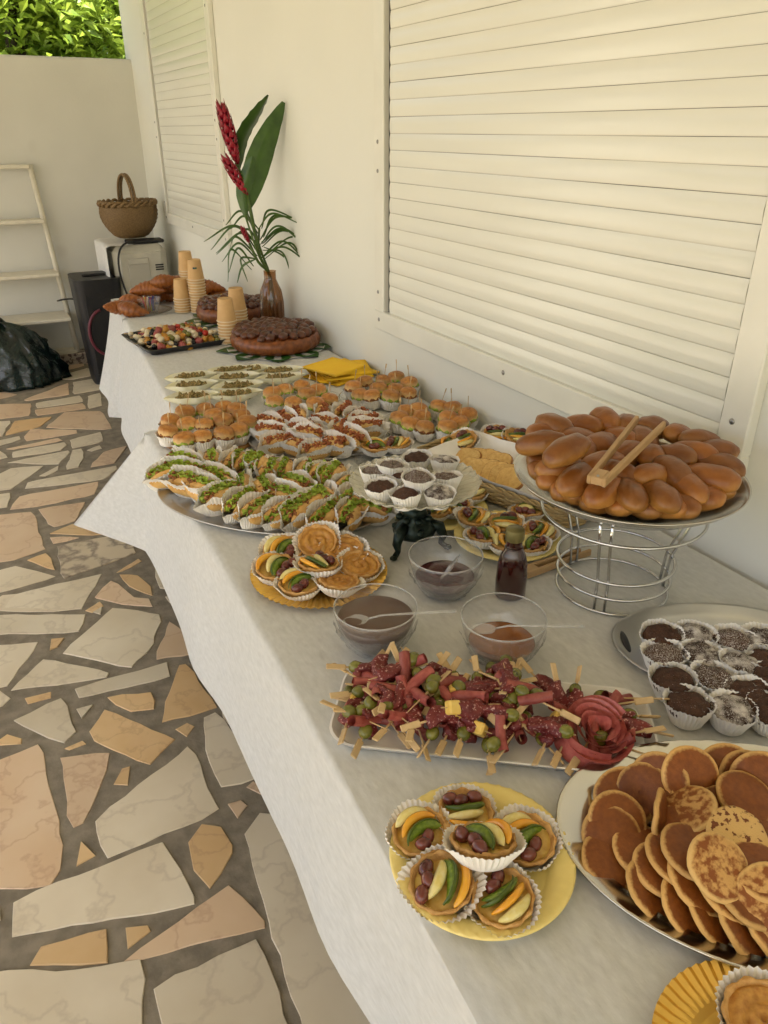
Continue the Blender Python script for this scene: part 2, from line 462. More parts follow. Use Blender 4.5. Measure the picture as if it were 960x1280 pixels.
def inside(p, P):
    c = False
    n = len(P)
    for i in range(n):
        a, b = P[i], P[i - 1]
        if (a.y > p.y) != (b.y > p.y) and p.x < (b.x - a.x) * (p.y - a.y) / (b.y - a.y) + a.x: c = not c
    return c
def clip(P, m, d):                                # keep the side where (p-m).d <= 0
    out = []
    n = len(P)
    for i in range(n):
        a, b = P[i], P[(i + 1) % n]
        fa, fb = (a - m).dot(d), (b - m).dot(d)
        if fa <= 0: out.append(a)
        if fa * fb < 0: out.append(a.lerp(b, fa / (fa - fb)))
    return out
rng = random.Random(11)
seeds = []
gx, gy = .26, .24
for i in range(18):
    for j in range(37):
        seeds.append(Vector((-3.6 + (i + rng.uniform(-.1, 1.1)) * gx, -3.15 + (j + rng.uniform(-.1, 1.1)) * gy)))
fill = []
for s in seeds:
    if not (-3.6 < s.x < 1.2 and -3.1 < s.y < 5.7): continue
    if s.x > .75 and -1 < s.y < 4.0: continue       # under the tables against the house
    P = [Vector((s.x + a, s.y + b)) for a, b in ((-.6, -.6), (.6, -.6), (.6, .6), (-.6, .6))]
    for t in seeds:
        d = t - s
        if 0 < d.length < 1.0:
            P = clip(P, s + d * .5 - d.normalized() * .014, d)
            if len(P) < 3: break
    P = clip(P, Vector((1.17, 0)), Vector((1, 0))); P = clip(P, Vector((-3.67, 0)), Vector((-1, 0)))
    P = clip(P, Vector((0, -3.17)), Vector((0, -1))); P = clip(P, Vector((0, 5.58)), Vector((0, 1))) if len(P) > 2 else P
    if len(P) < 3: continue
    cen = sum(P, Vector((0, 0))) / len(P)
    bad = False
    for Q in stones:
        qc = sum(Q, Vector((0, 0))) / len(Q)
        if (qc - cen).length > 1.3: continue
        if inside(cen, Q) or inside(qc, P) or any(inside(p, Q) for p in P) or any(inside(p, P) for p in Q):
            bad = True; break
        for i in range(len(P)):
            m_ = (P[i] + P[i - 1]) / 2
            if inside(m_, Q): bad = True; break
    if not bad: fill.append(P)
NA = len(A)
pink_idx = {25, 5, 7, 22, 23} | {NA + k for k in (20, 21, 30)}
tan_idx = {31, 36, 33} | {NA + k for k in (8, 10, 13, 14, 15, 16, 19, 22, 28, 31, 32)}
white_idx = {34, 32, 30, 20} | {NA + k for k in (0, 2, 4, 6, 7, 9, 11, 12, 23, 24, 29, 33, 34, 35)}
for i, P in enumerate(stones + fill):
    area = sum(P[k - 1].x * P[k].y - P[k].x * P[k - 1].y for k in range(len(P)))
    if area < 0: P = P[::-1]
    R_ = rough_poly(P, .009, .04)
    c = sum(R_, Vector((0, 0))) / len(R_)
    mat = stoneM[2] if i in tan_idx else stoneM[3] if i == 29 else stoneM[1] if i in pink_idx else stoneM[0] if i in white_idx else rng.choice([stoneM[0], stoneM[0], stoneM[0], stoneM[1], stoneM[1], stoneM[2]])
    dz = rng.uniform(-.001, .0015)
    me = MB().prism([(p.x - c.x, p.y - c.y) for p in R_], -.012, -.0005 + dz, .0016).mesh('paving_stone', mat, False)
    obj('paving_stone', me, floor, (c.x, c.y, 0.003))

# ---------------------------------------------------------------- house: wall, roller shutters, porch roof
house = tag(obj('house', None, None, (WX, 0, 0)), 'cream plastered house wall with two closed roller shutters behind the buffet', 'house')
def hpart(name, mb, mat, parent=None, smooth=False):
    me = mb.mesh(name, mat, smooth)
    o = obj(name, me, parent or house)
    return o
def wallfn(u, v):
    return (.0, -3.2 + 9.05 * u, -.1 + 2.95 * v)
w = MB().box((.10, .125, 1.26), (.20, 11.45, 2.76)); hpart('wall', w, plaster)
def shutter(y0, y1, zb, n, pitch, fw):
    """y0<y1 clear opening along the wall, zb sill of the slats"""
    sh = obj('roller_shutter', None, house)
    zt = zb + n * pitch
    back = MB().box((-.003, (y0 + y1) / 2, (zb + zt) / 2), (.005, y1 - y0 + .02, zt - zb)); obj('backing', back.mesh('backing', darkgap, False), sh)
    prof = []
    K = 7
    for k in range(K + 1):
        t = k / K
        prof.append((-.0105 - .0030 * sin(pi * (t * .90 + .05)) ** .8, t * (pitch - .0007)))
    prof = [(-.0065, 0)] + prof + [(-.0065, pitch - .0007)]
    nseg = 10
    ya, yb = y0 + .008, y1 - .019
    for s in range(n):
        ph = rng.uniform(0, 99)
        def fn(u, v, ph=ph):
            i = int(round(v * (len(prof) - 1)))
            x, z = prof[i]
            return (x + .0009 * noise.noise(Vector((u * 4 + ph, 1.3, ph))), ya + (yb - ya) * u, z + .0006 * noise.noise(Vector((u * 3 + ph, 9.7, ph))))
        sl = MB().grid(nseg, len(prof), fn)
        L_ = len(prof)
        sl.f.append(tuple(range(L_))); sl.f.append(tuple((nseg - 1) * L_ + k for k in reversed(range(L_))))
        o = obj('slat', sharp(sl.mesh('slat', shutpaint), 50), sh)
        o.location = (0, 0, zb + s * pitch)
    # frame: two guides, a sill rail and the box above
    for (ya_, yb_) in ((y0 - fw, y0), (y1, y1 + fw)):
        m = MB().rbox((-.0125, (ya_ + yb_) / 2, (zb + zt) / 2 - .0), (.025, fw, zt - zb), .003); gd = obj('guide_rail', m.mesh('guide_rail', framepaint, False), sh)
        for q in (zb + .06, zb + .42, zb + .50, zb + .95):
            m = MB().lathe([(0, .0022), (.004, .002), (.006, 0), (.0062, -.001)], 12); m.xf(Matrix.Translation((-.0255, (ya_ + yb_) / 2 + .005, q)) @ Matrix.Rotation(-pi / 2, 4, 'Y'))
            obj('screw', m.mesh('screw', steel), gd)
    m = MB().rbox((-.0125, (y0 + y1) / 2, zb - fw / 2), (.0254, y1 - y0 + 2 * fw, fw), .003); gd = obj('sill_rail', m.mesh('sill_rail', framepaint, False), sh)
    for q in (y0 - .03, (y0 + y1) / 2 + .0, y1 + .03):
        m = MB().lathe([(0, .0022), (.004, .002), (.0065, 0), (.0067, -.001)], 12); m.xf(Matrix.Translation((-.0257, q, zb - fw * .45)) @ Matrix.Rotation(-pi / 2, 4, 'Y'))
        obj('screw', m.mesh('screw', steel), gd)
    m = MB().rbox((-.07, (y0 + y1) / 2, zt + .1), (.14, y1 - y0 + 2 * fw, .2), .01); obj('shutter_box', m.mesh('shutter_box', framepaint, False), sh)
    return sh
shutter(.885, 2.215, CAMZ - .532, 31, .0435, .062)
shutter(3.93, 5.10, CAMZ - .46, 29, .0435, .062)
roofm = M('porch_soffit', (.66, .63, .56), (.60, .57, .50), rough=.8, sc=2)
ROOFX = -2.7
m = MB().box(((ROOFX - WX) / 2 , .2, 2.72), (WX - ROOFX, 11.6, .16)); m.box((ROOFX - WX + .1, .2, 2.53), (.2, 11.5, .24)); hpart('porch_roof', m, roofm)  # out of view; overhang and added edge beam sized to cut high sky light
# garden wall closing the far end, with the low speckled kerb at its foot
m = MB().rbox((-1.2, WY + .09, .89), (4.9, .18, 1.94), .012)
tag(obj('garden_wall', m.mesh('garden_wall', plaster_far, False)), 'plain cream plastered wall at the far end of the patio', 'wall')
terr = M('speckled_kerb', (.42, .36, .30), (.12, .09, .08), rough=.6, sc=45, lo=.5, hi=.56, det=2)
m = MB().rbox((-1.25, WY - .06, .035), (4.86, .118, .09), .006); struct(obj('kerb', m.mesh('kerb', terr, False)))

# ---------------------------------------------------------------- tables and cloths
tabletop_m = M('table_laminate', (.30, .29, .27), rough=.5)
tabletop_w = M('table_laminate_white', (.72, .70, .66), rough=.5)
leg_m = M('table_leg', (.06, .06, .065), rough=.4, metal=.6)
def folding_table(x0, x1, y0, y1, z, label, top_m, XLf):
    t = tag(obj('folding_table', None, None, ((x0 + x1) / 2, (y0 + y1) / 2, 0)), label, 'table', 'tables standing end to end along the house wall')
    w_, l_ = x1 - x0, y1 - y0
    P = [(XLf(y0) + .008 - t.location.x, y0 - t.location.y), (x1 - t.location.x, y0 - t.location.y), (x1 - t.location.x, y1 - t.location.y), (XLf(y1) + .008 - t.location.x, y1 - t.location.y)]
    obj('tabletop', MB().prism(P, z - .033, z - .003, .006).mesh('tabletop', top_m, False), t)
    for i in (-1, 1):
        for j in (-1, 1):
            obj('leg', MB().tube([(i * (w_ / 2 - .09), j * (l_ / 2 - .14), z - .034), (i * (w_ / 2 - .06), j * (l_ / 2 - .1), .004)], .014, 8).mesh('leg', leg_m), t)
folding_table(.30, 1.155, -.30, 2.03, T - .001, 'near folding table hidden under the long white cloth', tabletop_m, lambda y: .262 + .036 * y)
folding_table(.50, 1.155, 2.14, 3.58, T - .013, 'middle folding table under the cloth with the dark round cakes', tabletop_w, lambda y: .457 + .083 * (y - 2.29))
folding_table(.60, 1.155, 3.66, 4.08, T - .013, 'farthest small table under the cloth carrying the croissants', tabletop_w, lambda y: .575 + .055 * (y - 3.6))
def make_cloth(name, XL, y0, y1, top, drop, flare, tips, label, amp=.006, seed=0.0, ndrop=.2):
    """XL(y) left table edge; tips: (near_tip, far_tip) offsets of the hanging corners"""
    mb = MB()
    prof = [(-.03, 0), (-.013, -.001), (-.004, -.005), (.0, -.014)]
    K = 9
    for k in range(1, K + 1):
        t = k / K
        prof.append((flare * t ** 1.2 + .004, -.014 - (drop - .014) * t))
    xs = [i / 9 for i in range(10)]
    ny = 60
    def prof_pt(y, k):
        d, z = prof[k]
        t = max(0, (k - 3) / K)
        wv = amp * t * (sin(y * 9 + seed) + .6 * sin(y * 17 + 2 * seed) + 1.5 * noise.noise(Vector((y * 4, seed, 0))))
        sagx = .004 * noise.noise(Vector((y * 3, seed + 5, 0)))
        d_ = d * (min(1, max(0, (y - .3) / 1.5)) if y0 < 0 else 1)
        return (XL(y) - d_ - wv + sagx, y, top + z + (.01 * t * noise.noise(Vector((y * 2, seed, 7)))))
    def fn(u, v):
        y = y0 + (y1 - y0) * u
        j = int(round(v * (len(xs) + len(prof) - 1)))
        if j < len(xs):
            xe = XL(y) + .045
            x = 1.166 + (xe - 1.166) * xs[j]
            return (x, y, top + .0007 * noise.noise(Vector((x * 5, y * 5, seed))))
        return prof_pt(y, j - len(xs))
    mb.grid(ny, len(xs) + len(prof), fn)
    # hanging corners and end drops
    for end, (yy, tip) in enumerate(((y0, tips[0]), (y1, tips[1]))):
        sg = -1 if end == 0 else 1
        nf = 15
        def cfn(u, v, yy=yy, tip=tip, sg=sg):
            k = int(round(v * (len(prof) - 1)))
            d, z = prof[k]
            t = max(0, (k - 3) / K)
            th = u * pi / 2
            dirv = Vector((-cos(th), sg * sin(th), 0))
            pk = math.exp(-((u - .5) / .26) ** 2)
            base = prof_pt(yy, k)
            if u == 0: return base
            p = Vector((XL(yy), yy, top + z)) + dirv * (d if k < 4 else d * (1 - .6 * u))
            p += Vector((tip[0], tip[1], tip[2])) * (t ** 1.0) * pk
            bl = min(1, u * 3)
            return Vector(base).lerp(p, bl)
        mb.grid(nf, len(prof), cfn)
        def efn(u, v, yy=yy, sg=sg):
            k = int(round(v * (len(prof) - 1)))
            d, z = prof[k]
            x = XL(yy) + (1.166 - XL(yy)) * u
            return (x, yy + sg * d * .4, top + z * (1 - .3 * u))
        mb.grid(12, len(prof), efn)
    # unseen second layer, added behind the hanging side to make it look brighter
    def dfn(u, v):
        k = 4 + int(round(v * (len(prof) - 5)))
        x, y, z = prof_pt(y0 + (y1 - y0) * u, k)
        return (x + .006, y, z + .002)
    mb.grid(ny, len(prof) - 4, dfn)
    me = mb.mesh(name, cloth)
    o = obj(name, me)
    tag(o, label, 'tablecloth', 'white paper-fleece tablecloths')
    return o
make_cloth('tablecloth', lambda y: .262 + .036 * y, -.34, 2.07, T, .37, .04, ((-.1, -.1, 0), (-.19, .26, 0)), 'long white cloth on the near table, its far corner hanging out', seed=1.0)
make_cloth('tablecloth', lambda y: .457 + .083 * (y - 2.29), 2.10, 3.61, T - .012, .42, .085, ((-.07, -.02, -.06), (-.03, .05, 0)), 'white cloth on the middle table under cakes and black tray', seed=4.0)
make_cloth('tablecloth', lambda y: .575 + .055 * (y - 3.6), 3.63, 4.10, T - .012, .45, .12, ((-.0, -.0, 0), (-.03, .04, 0)), 'white cloth on the farthest table under the croissants', seed=7.0)

# ---------------------------------------------------------------- trees beyond the garden wall
bark = M('bark', (.10, .075, .05), (.06, .045, .03), rough=.9, sc=12, bump=.6, bsc=30)
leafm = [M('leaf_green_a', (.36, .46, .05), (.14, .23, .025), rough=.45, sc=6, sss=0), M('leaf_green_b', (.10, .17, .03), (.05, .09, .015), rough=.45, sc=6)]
for lm in leafm:
    nt = lm.node_tree; b = nt.nodes['Principled BSDF']; out = nt.nodes['Material Output']
    tl = nt.nodes.new('ShaderNodeBsdfTranslucent'); mx = nt.nodes.new('ShaderNodeMixShader'); mx.inputs[0].default_value = .35
    lk = b.inputs['Base Color'].links[0].from_socket
    nt.links.new(lk, tl.inputs[0]); nt.links.new(b.outputs[0], mx.inputs[1]); nt.links.new(tl.outputs[0], mx.inputs[2]); nt.links.new(mx.outputs[0], out.inputs['Surface'])
def tree(loc, h, cr, nleaf, ls, lm, label, sd_):
    r = random.Random(sd_)
    t = tag(obj('leafy_tree', None, None, loc), label, 'tree', 'trees beyond the garden wall')
    tr = MB()
    tr.tube([(0, 0, 0), (.05, .03, h * .25), (-.04, .05, h * .5), (.03, 0, h * .8)], [.13, .11, .08, .04], 10)
    tips = []
    for i in range(14):
        a = r.uniform(0, 2 * pi); z0 = h * r.uniform(.3, .75)
        e = Vector((cos(a) * cr * r.uniform(.5, .95), sin(a) * cr * r.uniform(.5, .95), z0 + h * r.uniform(.0, .35)))
        mdl = Vector((e.x * .5, e.y * .5, z0 + (e.z - z0) * .35))
        tr.tube([(0, 0, z0), mdl, e], [.05, .035, .01], 6)
        tips += [e, mdl, e.lerp(mdl, .5)]
    obj('trunk', tr.mesh('trunk', bark), t)
    lf = MB()
    for i in range(60): tips.append(Vector((r.gauss(0, cr * .5), r.gauss(0, cr * .5), h * .62 + r.gauss(0, h * .17))))
    for i in range(nleaf):
        c = r.choice(tips) + Vector((r.gauss(0, 1), r.gauss(0, 1), r.gauss(0, .8))) * cr * .15
        q = Euler((r.uniform(-.9, .9), r.uniform(-.9, .9), r.uniform(0, 6.28))).to_matrix()
        L_ = ls * r.uniform(.7, 1.3); W = L_ * .27
        P = [c + q @ Vector(p) for p in ((0, 0, 0), (W, L_ * .45, .012), (0, L_ * .5, -.004), (-W, L_ * .45, .012), (0, L_, -.02))]
        lf.add(P, [(0, 1, 2), (0, 2, 3), (1, 4, 2), (2, 4, 3)])
    obj('crown', lf.mesh('crown', lm, False), t)
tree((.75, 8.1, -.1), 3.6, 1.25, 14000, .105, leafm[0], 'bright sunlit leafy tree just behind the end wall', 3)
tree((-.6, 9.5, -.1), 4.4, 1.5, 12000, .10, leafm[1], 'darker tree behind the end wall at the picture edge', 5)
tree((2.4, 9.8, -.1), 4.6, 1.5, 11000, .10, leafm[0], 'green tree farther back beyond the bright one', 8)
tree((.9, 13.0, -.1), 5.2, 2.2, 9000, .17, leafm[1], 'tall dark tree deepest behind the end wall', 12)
# ---------------------------------------------------------------- shared food shapes
_M0 = M
def M(name, col, col2=None, **k):                 # small things: finer grain
    deep = lambda c: tuple(x ** 1.13 for x in c)
    col = deep(col); col2 = deep(col2) if col2 else None
    for q in ('grad', 'radial'):
        if k.get(q): k[q] = k[q][:3] + (deep(k[q][3]),) + k[q][4:]
    k['bsc'] = (k.get('bsc') or k.get('sc', 20) * 2) * 2.2
    k['sc'] = k.get('sc', 20) * 2.6
    if k.get('bump'): k['bump'] = min(1.0, k['bump'] * 1.4)
    return _M0(name, col, col2, **k)
def liner_mesh(name, rb, rt, h, n=30, sx=1, sy=1, side=0.0, wob=.0, seed=0):
    """pleated paper case, open at the top; side raises the long sides"""
    def mod(a, r, z, j, i):
        if j >= 1:
            t = (j - 1) / 4.0
            r *= 1 + (.03 if i % 2 else -.03) * min(1, t * 1.6)
            r *= 1 + wob * noise.noise(Vector((cos(a) * 1.3 + seed, sin(a) * 1.3, t))) * t
            z *= 1 + side * (abs(sin(a)) - .6) + wob * noise.noise(Vector((cos(a) * 2, sin(a) * 2 + seed, 3.0))) * t
        return r, z
    prof = [(.0005, 0)] + [(rb + (rt - rb) * t, h * t) for t in (0, .25, .5, .75, 1)]
    return MB().lathe(prof, n * 2, mod=mod, sx=sx, sy=sy).mesh(name, paper, False)
def dome(name, mat, r, h, amp=.12, fr=2.2, seed=0, n=22, m=7, flat=.7):
    def mod(a, rr, z, j, i):
        k = noise.noise(Vector((rr * cos(a) / r * fr + seed, rr * sin(a) / r * fr, seed)))
        return rr * (1 + amp * .5 * k), z + h * amp * 2 * k * (1 - rr / r * .6)
    prof = [(r * .9, -h * .5)] + [(r * sin(t * pi / 2), h * cos(t * pi / 2) ** flat) for t in [1 - q / m for q in range(m)]] + [(.0004, h)]
    return MB().lathe(prof, n, mod=mod).mesh(name, mat)
E_choc = (.075, .036, .021)
choc_plain = M('muffin_chocolate', E_choc, (.12, .055, .03), rough=.75, sc=60, bump=1.0, bsc=170, rnd=.2, speck=(700, (.55, .50, .46), .66, .76), bdist=.003)
choc_sugar = M('muffin_sugared', (.08, .04, .024), (.11, .055, .033), rough=.8, sc=60, bump=1.0, bsc=170, rnd=.2, speck=(800, (.70, .66, .62), .50, .68), bdist=.003)
choc_heavy = M('muffin_sugar_heavy', (.06, .03, .02), (.66, .62, .58), rough=.85, sc=26, lo=.44, hi=.66, bump=1.0, bsc=170, speck=(800, (.70, .66, .62), .52, .70), bdist=.003)
lin_muf = [liner_mesh('paper_case', .023, .0355, .035, 34, wob=.16, seed=s) for s in (0, 5, 9)]
def muffin_spec(k):
    mat = (choc_plain, choc_sugar, choc_heavy)[k % 3]
    body = dome('cake', mat, .0295, .014, .26, 3.0, seed=k * 3.1)
    body.transform(Matrix.Translation((0, 0, .0235)))
    return [('cake', body), ('paper_case', lin_muf[k % 3])]
MUF = [muffin_spec(k) for k in range(9)]

# bread rolls
bun_brown = M('bun_crust', (.31, .120, .025), (.20, .066, .013), rough=.36, sc=14, lo=.3, hi=.75, bump=.4, bsc=40, coat=.12, rnd=.25, grad=(2, .012, -.018, (.60, .33, .095), .020))
bun_gold = M('slider_crust', (.58, .29, .075), (.36, .14, .03), rough=.4, sc=35, lo=.35, hi=.7, bump=.25, bsc=120, rnd=.18, grad=(2, .047, .036, (.78, .56, .26), .008))
crumb_m = M('bread_crumb', (.72, .55, .28), (.62, .44, .2), rough=.8, sc=60, bump=.6, bsc=200)
ciabatta = M('roll_crust', (.60, .34, .10), (.74, .50, .20), rough=.5, sc=25, bump=.3, bsc=100, rnd=.15, grad=(2, .03, .0, (.75, .56, .28), .01))
meat_m = M('shredded_meat', (.22, .075, .028), (.42, .19, .06), rough=.6, sc=140, bump=.8, bsc=200, det=2)
ham_bits = M('ham_crumble', (.26, .065, .022), (.46, .18, .06), rough=.6, sc=170, bump=.8, bsc=220, det=2)
lettuce_m = M('lettuce', (.30, .43, .04), (.50, .58, .12), rough=.45, sc=30, bump=.4, bsc=90, rnd=.2)
def pick_mesh(name='pick', L=.075, r=.0011, pad=.016, w=.0032):
    m = MB()
    m.tube([(0, 0, 0), (0, 0, L - pad)], [r * .6, r], 5)
    m.rbox((0, 0, L - pad / 2), (w * 2, r * 2.2, pad), .0008)
    return m.mesh(name, wood_pick, False)
pick_s = pick_mesh('pick', .058, .001, .014, .0022)
lin_sl = [liner_mesh('paper_case', .021, .0325, .03, 28, wob=.2, seed=s) for s in (1, 6, 11)]
SLI = []
for k in range(4):
    top = dome('top_bun', bun_gold, .027, .02, .06, 1.5, seed=k * 2.3, flat=.6); top.transform(Matrix.Translation((0, 0, .036)))
    bot = MB().ell((0, 0, .018), (.026, .026, .014), 16, 8, .05, 2, seed=k).mesh('bottom_bun', crumb_m)
    fil = MB().lathe([(.001, .028), (.026, .027), (.0275, .031), (.026, .036), (.001, .037)], 22, mod=lambda a, r, z, j, i: (r * (1 + .10 * sin(i * 2.4 + k)), z + .002 * sin(i * 1.7 + k * 2))).mesh('filling', (lettuce_m, meat_m)[k % 2])
    pk = pick_s.copy(); pk.transform(Matrix.Translation((.002 * k - .003, .001, .036)) @ Matrix.Rotation(.12 * (k - 1.5), 4, 'X') @ Matrix.Rotation(k * 1.1, 4, 'Z'))
    SLI.append([('top_bun', top), ('filling', fil), ('bottom_bun', bot), ('pick', pk), ('paper_case', lin_sl[k % 3])])
# split finger rolls lying open in a long paper case (long axis x)
lin_long = [liner_mesh('paper_case', .017, .0262, .043, 40, sx=2.35, sy=1.08, side=.6, wob=.3, seed=s) for s in (2, 7, 13)]
def roll_half(sg, seed, L=.046):
    mb = MB()
    Mx = Matrix.Rotation(sg * radians(24), 3, 'X')
    mb.ell((0, sg * .0125, .031), (L, .0105, .021), 16, 8, .08, 2.0, Mx, seed)
    return mb.mesh('bread', ciabatta)
def ruffle(mat, L, w, h, seed, name, z0=.03, y0=0.0):
    mb = MB()
    for q in range(3):
        yo = y0 + (q - 1) * w * .55
        def fn(u, v):
            x = (u - .5) * 2 * L
            a = sin(u * 34 + q * 2 + seed) * w * .5 * v + noise.noise(Vector((u * 9 + seed, v * 2, q))) * w * .7
            zz = z0 + h * v * (.7 + .5 * noise.noise(Vector((u * 7 + seed, q * 3.0, 1)))) - .010 * (2 * u - 1) ** 2
            return (x * (1 + .04 * q), yo + a, zz)
        mb.grid(26, 4, fn)
    return mb.mesh(name, mat)
def crumbs(mat, L, w, seed, name, z0, n=26, s=.0055):
    r = random.Random(seed); mb = MB()
    for i in range(n):
        x = r.uniform(-L, L)
        mb.ell((x, r.uniform(-w, w), z0 + r.uniform(-.003, .004)), (s * r.uniform(.7, 1.5), s * r.uniform(.5, 1), s * r.uniform(.5, .9)), 6, 4, .3, 2, Euler((r.uniform(0, 3), r.uniform(0, 3), r.uniform(0, 3))).to_matrix(), i)
    return mb.mesh(name, mat)
ROLL_L, ROLL_H = [], []
for k in range(4):
    a, b = roll_half(1, k * 2.1), roll_half(-1, k * 2.1 + 5)
    ROLL_L.append([('bread', a), ('bread', b), ('meat', crumbs(meat_m, .042, .008, k, 'meat', .043, 30)), ('lettuce', ruffle(lettuce_m, .045, .009, .018, k * 3.3, 'lettuce', .043, .004 * (-1) ** k)), ('paper_case', lin_long[k % 3])])
    ROLL_H.append([('bread', roll_half(1, k * 3.1, .04)), ('bread', roll_half(-1, k * 3.1 + 5, .04)), ('ham_crumble', crumbs(ham_bits, .038, .0105, k + 20, 'ham_crumble', .047, 44, .0052)), ('paper_case', lin_long[(k + 1) % 3])])
# tartlets
pastry = M('tart_pastry', (.68, .43, .17), (.52, .28, .085), rough=.6, sc=50, bump=.5, bsc=150, rnd=.1)
custard = M('custard', (.70, .52, .17), (.60, .36, .08), rough=.3, sc=40, bump=.2)
apple_m = M('baked_apple', (.60, .33, .08), (.42, .18, .035), rough=.35, sc=60, lo=.4, hi=.7, bump=.4, bsc=90)
kiwi_m = M('kiwi_flesh', (.19, .26, .02), (.30, .36, .05), rough=.25, sc=90, coat=.3, radial=(2, .0115, .0135, (.09, .12, .015), .0), det=2) if False else M('kiwi_flesh', (.12, .19, .012), (.22, .30, .03), rough=.3, sc=90, coat=.2, det=2, speck=(800, (.015, .015, .008), .68, .72))
mango_m = M('mango_flesh', (.78, .36, .03), (.82, .45, .05), rough=.25, sc=20, coat=.3)
pine_m = M('pineapple_flesh', (.72, .60, .20), (.78, .70, .36), rough=.3, sc=50, coat=.2)
grape_m = M('grape_skin', (.10, .02, .018), (.22, .06, .04), rough=.18, sc=20, coat=.4)
lin_tart = [liner_mesh('paper_case', .028, .0425, .0205, 40, wob=.22, seed=s) for s in (3, 8, 15)]
def tart_shell():
    return MB().lathe([(.0004, .002), (.026, .002), (.0345, .019), (.0335, .0225), (.031, .0215), (.0275, .014), (.0004, .0135)], 44, mod=lambda a, r, z, j, i: (r * (1 + (.035 * cos(a * 11) if j in (2, 3) else 0)), z + (.0012 * cos(a * 11 + 1) if j in (2, 3, 4) else 0))).mesh('pastry_shell', pastry)
SHELL = tart_shell()
CUST = MB().lathe([(.0004, .0165), (.015, .0165), (.0285, .0158), (.0295, .0135)], 22, mod=lambda a, r, z, j, i: (r, z + .0015 * sin(a * 3 + j))).mesh('custard', custard)
def half_slice(mat, name, R, th, loc, rz, tilt):
    mb = MB()
    n = 10
    P = [(R * cos(pi * i / n), R * .95 * sin(pi * i / n)) for i in range(n + 1)]
    mb.prism(P, -th / 2, th / 2, .0008)
    mb.xf(Matrix.Translation(loc) @ Matrix.Rotation(rz, 4, 'Z') @ Matrix.Rotation(tilt, 4, 'X'))
    return mb.mesh(name, mat, False)
def wedge(mat, name, L, w, h, loc, rz, tilt=.2):
    mb = MB()
    def fn(u, v):
        x = (u - .5) * L
        prof = sin(pi * u) ** .5
        a = v * 2 * pi
        return (x, cos(a) * w * .5 * prof - .25 * w * (1 - (2 * u - 1) ** 2), abs(sin(a)) ** .8 * math.copysign(1, sin(a)) * h * .5 * prof)
    mb.grid(9, 8, fn, False, True)
    mb.xf(Matrix.Translation(loc) @ Matrix.Rotation(rz, 4, 'Z') @ Matrix.Rotation(tilt, 4, 'X'))
    return mb.mesh(name, mat)
kiwi_skin = M('kiwi_rim', (.07, .11, .012), (.10, .15, .02), rough=.3, sc=40)
def crescent(mat, name, R, th, wd, loc, rz, tilt, a0=.25, a1=2.9):
    """curved fruit slice standing on its flat side"""
    mb = MB()
    def fn(u, v):
        a = a0 + (a1 - a0) * u
        k = sin(pi * min(1, max(0, u * .9 + .05))) ** .5
        q = v * 2 * pi
        rr = R - wd * .5 * k + wd * .5 * k * cos(q)
        return (rr * cos(a), rr * sin(a) * .8 - R * .3, th * .5 * k * math.copysign(abs(sin(q)) ** .6, sin(q)))
    mb.grid(13, 8, fn, False, True)
    mb.xf(Matrix.Translation(loc) @ Matrix.Rotation(rz, 4, 'Z') @ Matrix.Rotation(tilt, 4, 'X'))
    return mb.mesh(name, mat)
TART = []
for k in range(5):
    rk = random.Random(k + 40)
    base = Matrix.Rotation(rk.uniform(-.5, .5), 4, 'Z')
    gr = []
    for q in range(2 + k % 2):
        gr.append(MB().ell((-.012 + .014 * q + rk.uniform(-.003, .003), -.0175 + .004 * (q % 2), .0235), (.0105, .0078, .0085), 10, 7, .08, 1.5, Matrix.Rotation(rk.uniform(-.6, .6), 3, 'Z'), q).xf(base).mesh('grape_half', grape_m))
    order = [('kiwi_slice', kiwi_m, .025, .0065, .018), ('mango_slice', mango_m, .0265, .0075, .013), ('pineapple_piece', pine_m, .024, .011, .019)]
    if k % 2: order = [order[0], order[2], order[1]]
    if k == 3: order = [order[1], order[0], order[2]]
    pt = [('pastry_shell', SHELL), ('custard', CUST)]
    y = -.005
    for nm_, mt_, R_, th_, w_ in order:
        me = crescent(mt_, nm_, R_, th_, w_, (rk.uniform(-.003, .003), y, .0235), rk.uniform(-.25, .25), rk.uniform(.55, .85))
        me.transform(base)
        subs = []
        if nm_ == 'kiwi_slice':
            e = crescent(kiwi_skin, 'kiwi_rim', R_ + .0012, th_ * 1.04, .0032, (0, y, .0235), 0, .7); e.transform(base); subs = [('kiwi_rim', e)]
            pt.append((nm_, me, subs))
        else: pt.append((nm_, me))
        y += .0125
    pt += [('grape_half', g_) for g_ in gr] + [('paper_case', lin_tart[k % 3])]
    TART.append(pt)
def apple_top(seed):
    def fn(u, v):
        a = v * 2 * pi; r = .0305 * u + .0002
        z = .019 + .0028 * sin(u * 13 + a + seed) * (1 - .35 * u) + .002 * noise.noise(Vector((r * 150 * cos(a) + seed, r * 150 * sin(a), 0)))
        return (r * cos(a), r * sin(a), z)
    return MB().grid(14, 26, fn, False, True).mesh('baked_apple', apple_m)
APPLE = [[('pastry_shell', SHELL), ('baked_apple', apple_top(k * 2.0)), ('paper_case', lin_tart[k % 3])] for k in range(3)]
def place(name, specs, lst, h, rnd=True, scale=1.0, tilt=.12, sd_=1):
    r = random.Random(sd_); out = []
    for i, e in enumerate(lst):
        hh = e[2] if len(e) > 2 and e[2] is not None else h
        p = att(e[0], e[1], hh)
        if len(e) > 3: rot = frame_n(vcam(*e[3]), r.uniform(0, 6.28))
        else: rot = Euler((r.uniform(-tilt, tilt), r.uniform(-tilt, tilt), r.uniform(0, 6.28)))
        k = e[4] if len(e) > 4 else i % len(specs)
        sc_ = scale * r.uniform(.95, 1.05)
        # e's pixel is the visible middle; sink by the body's own half height
        out.append(spawn(name, specs[k], p, rot, sc_))
    return out
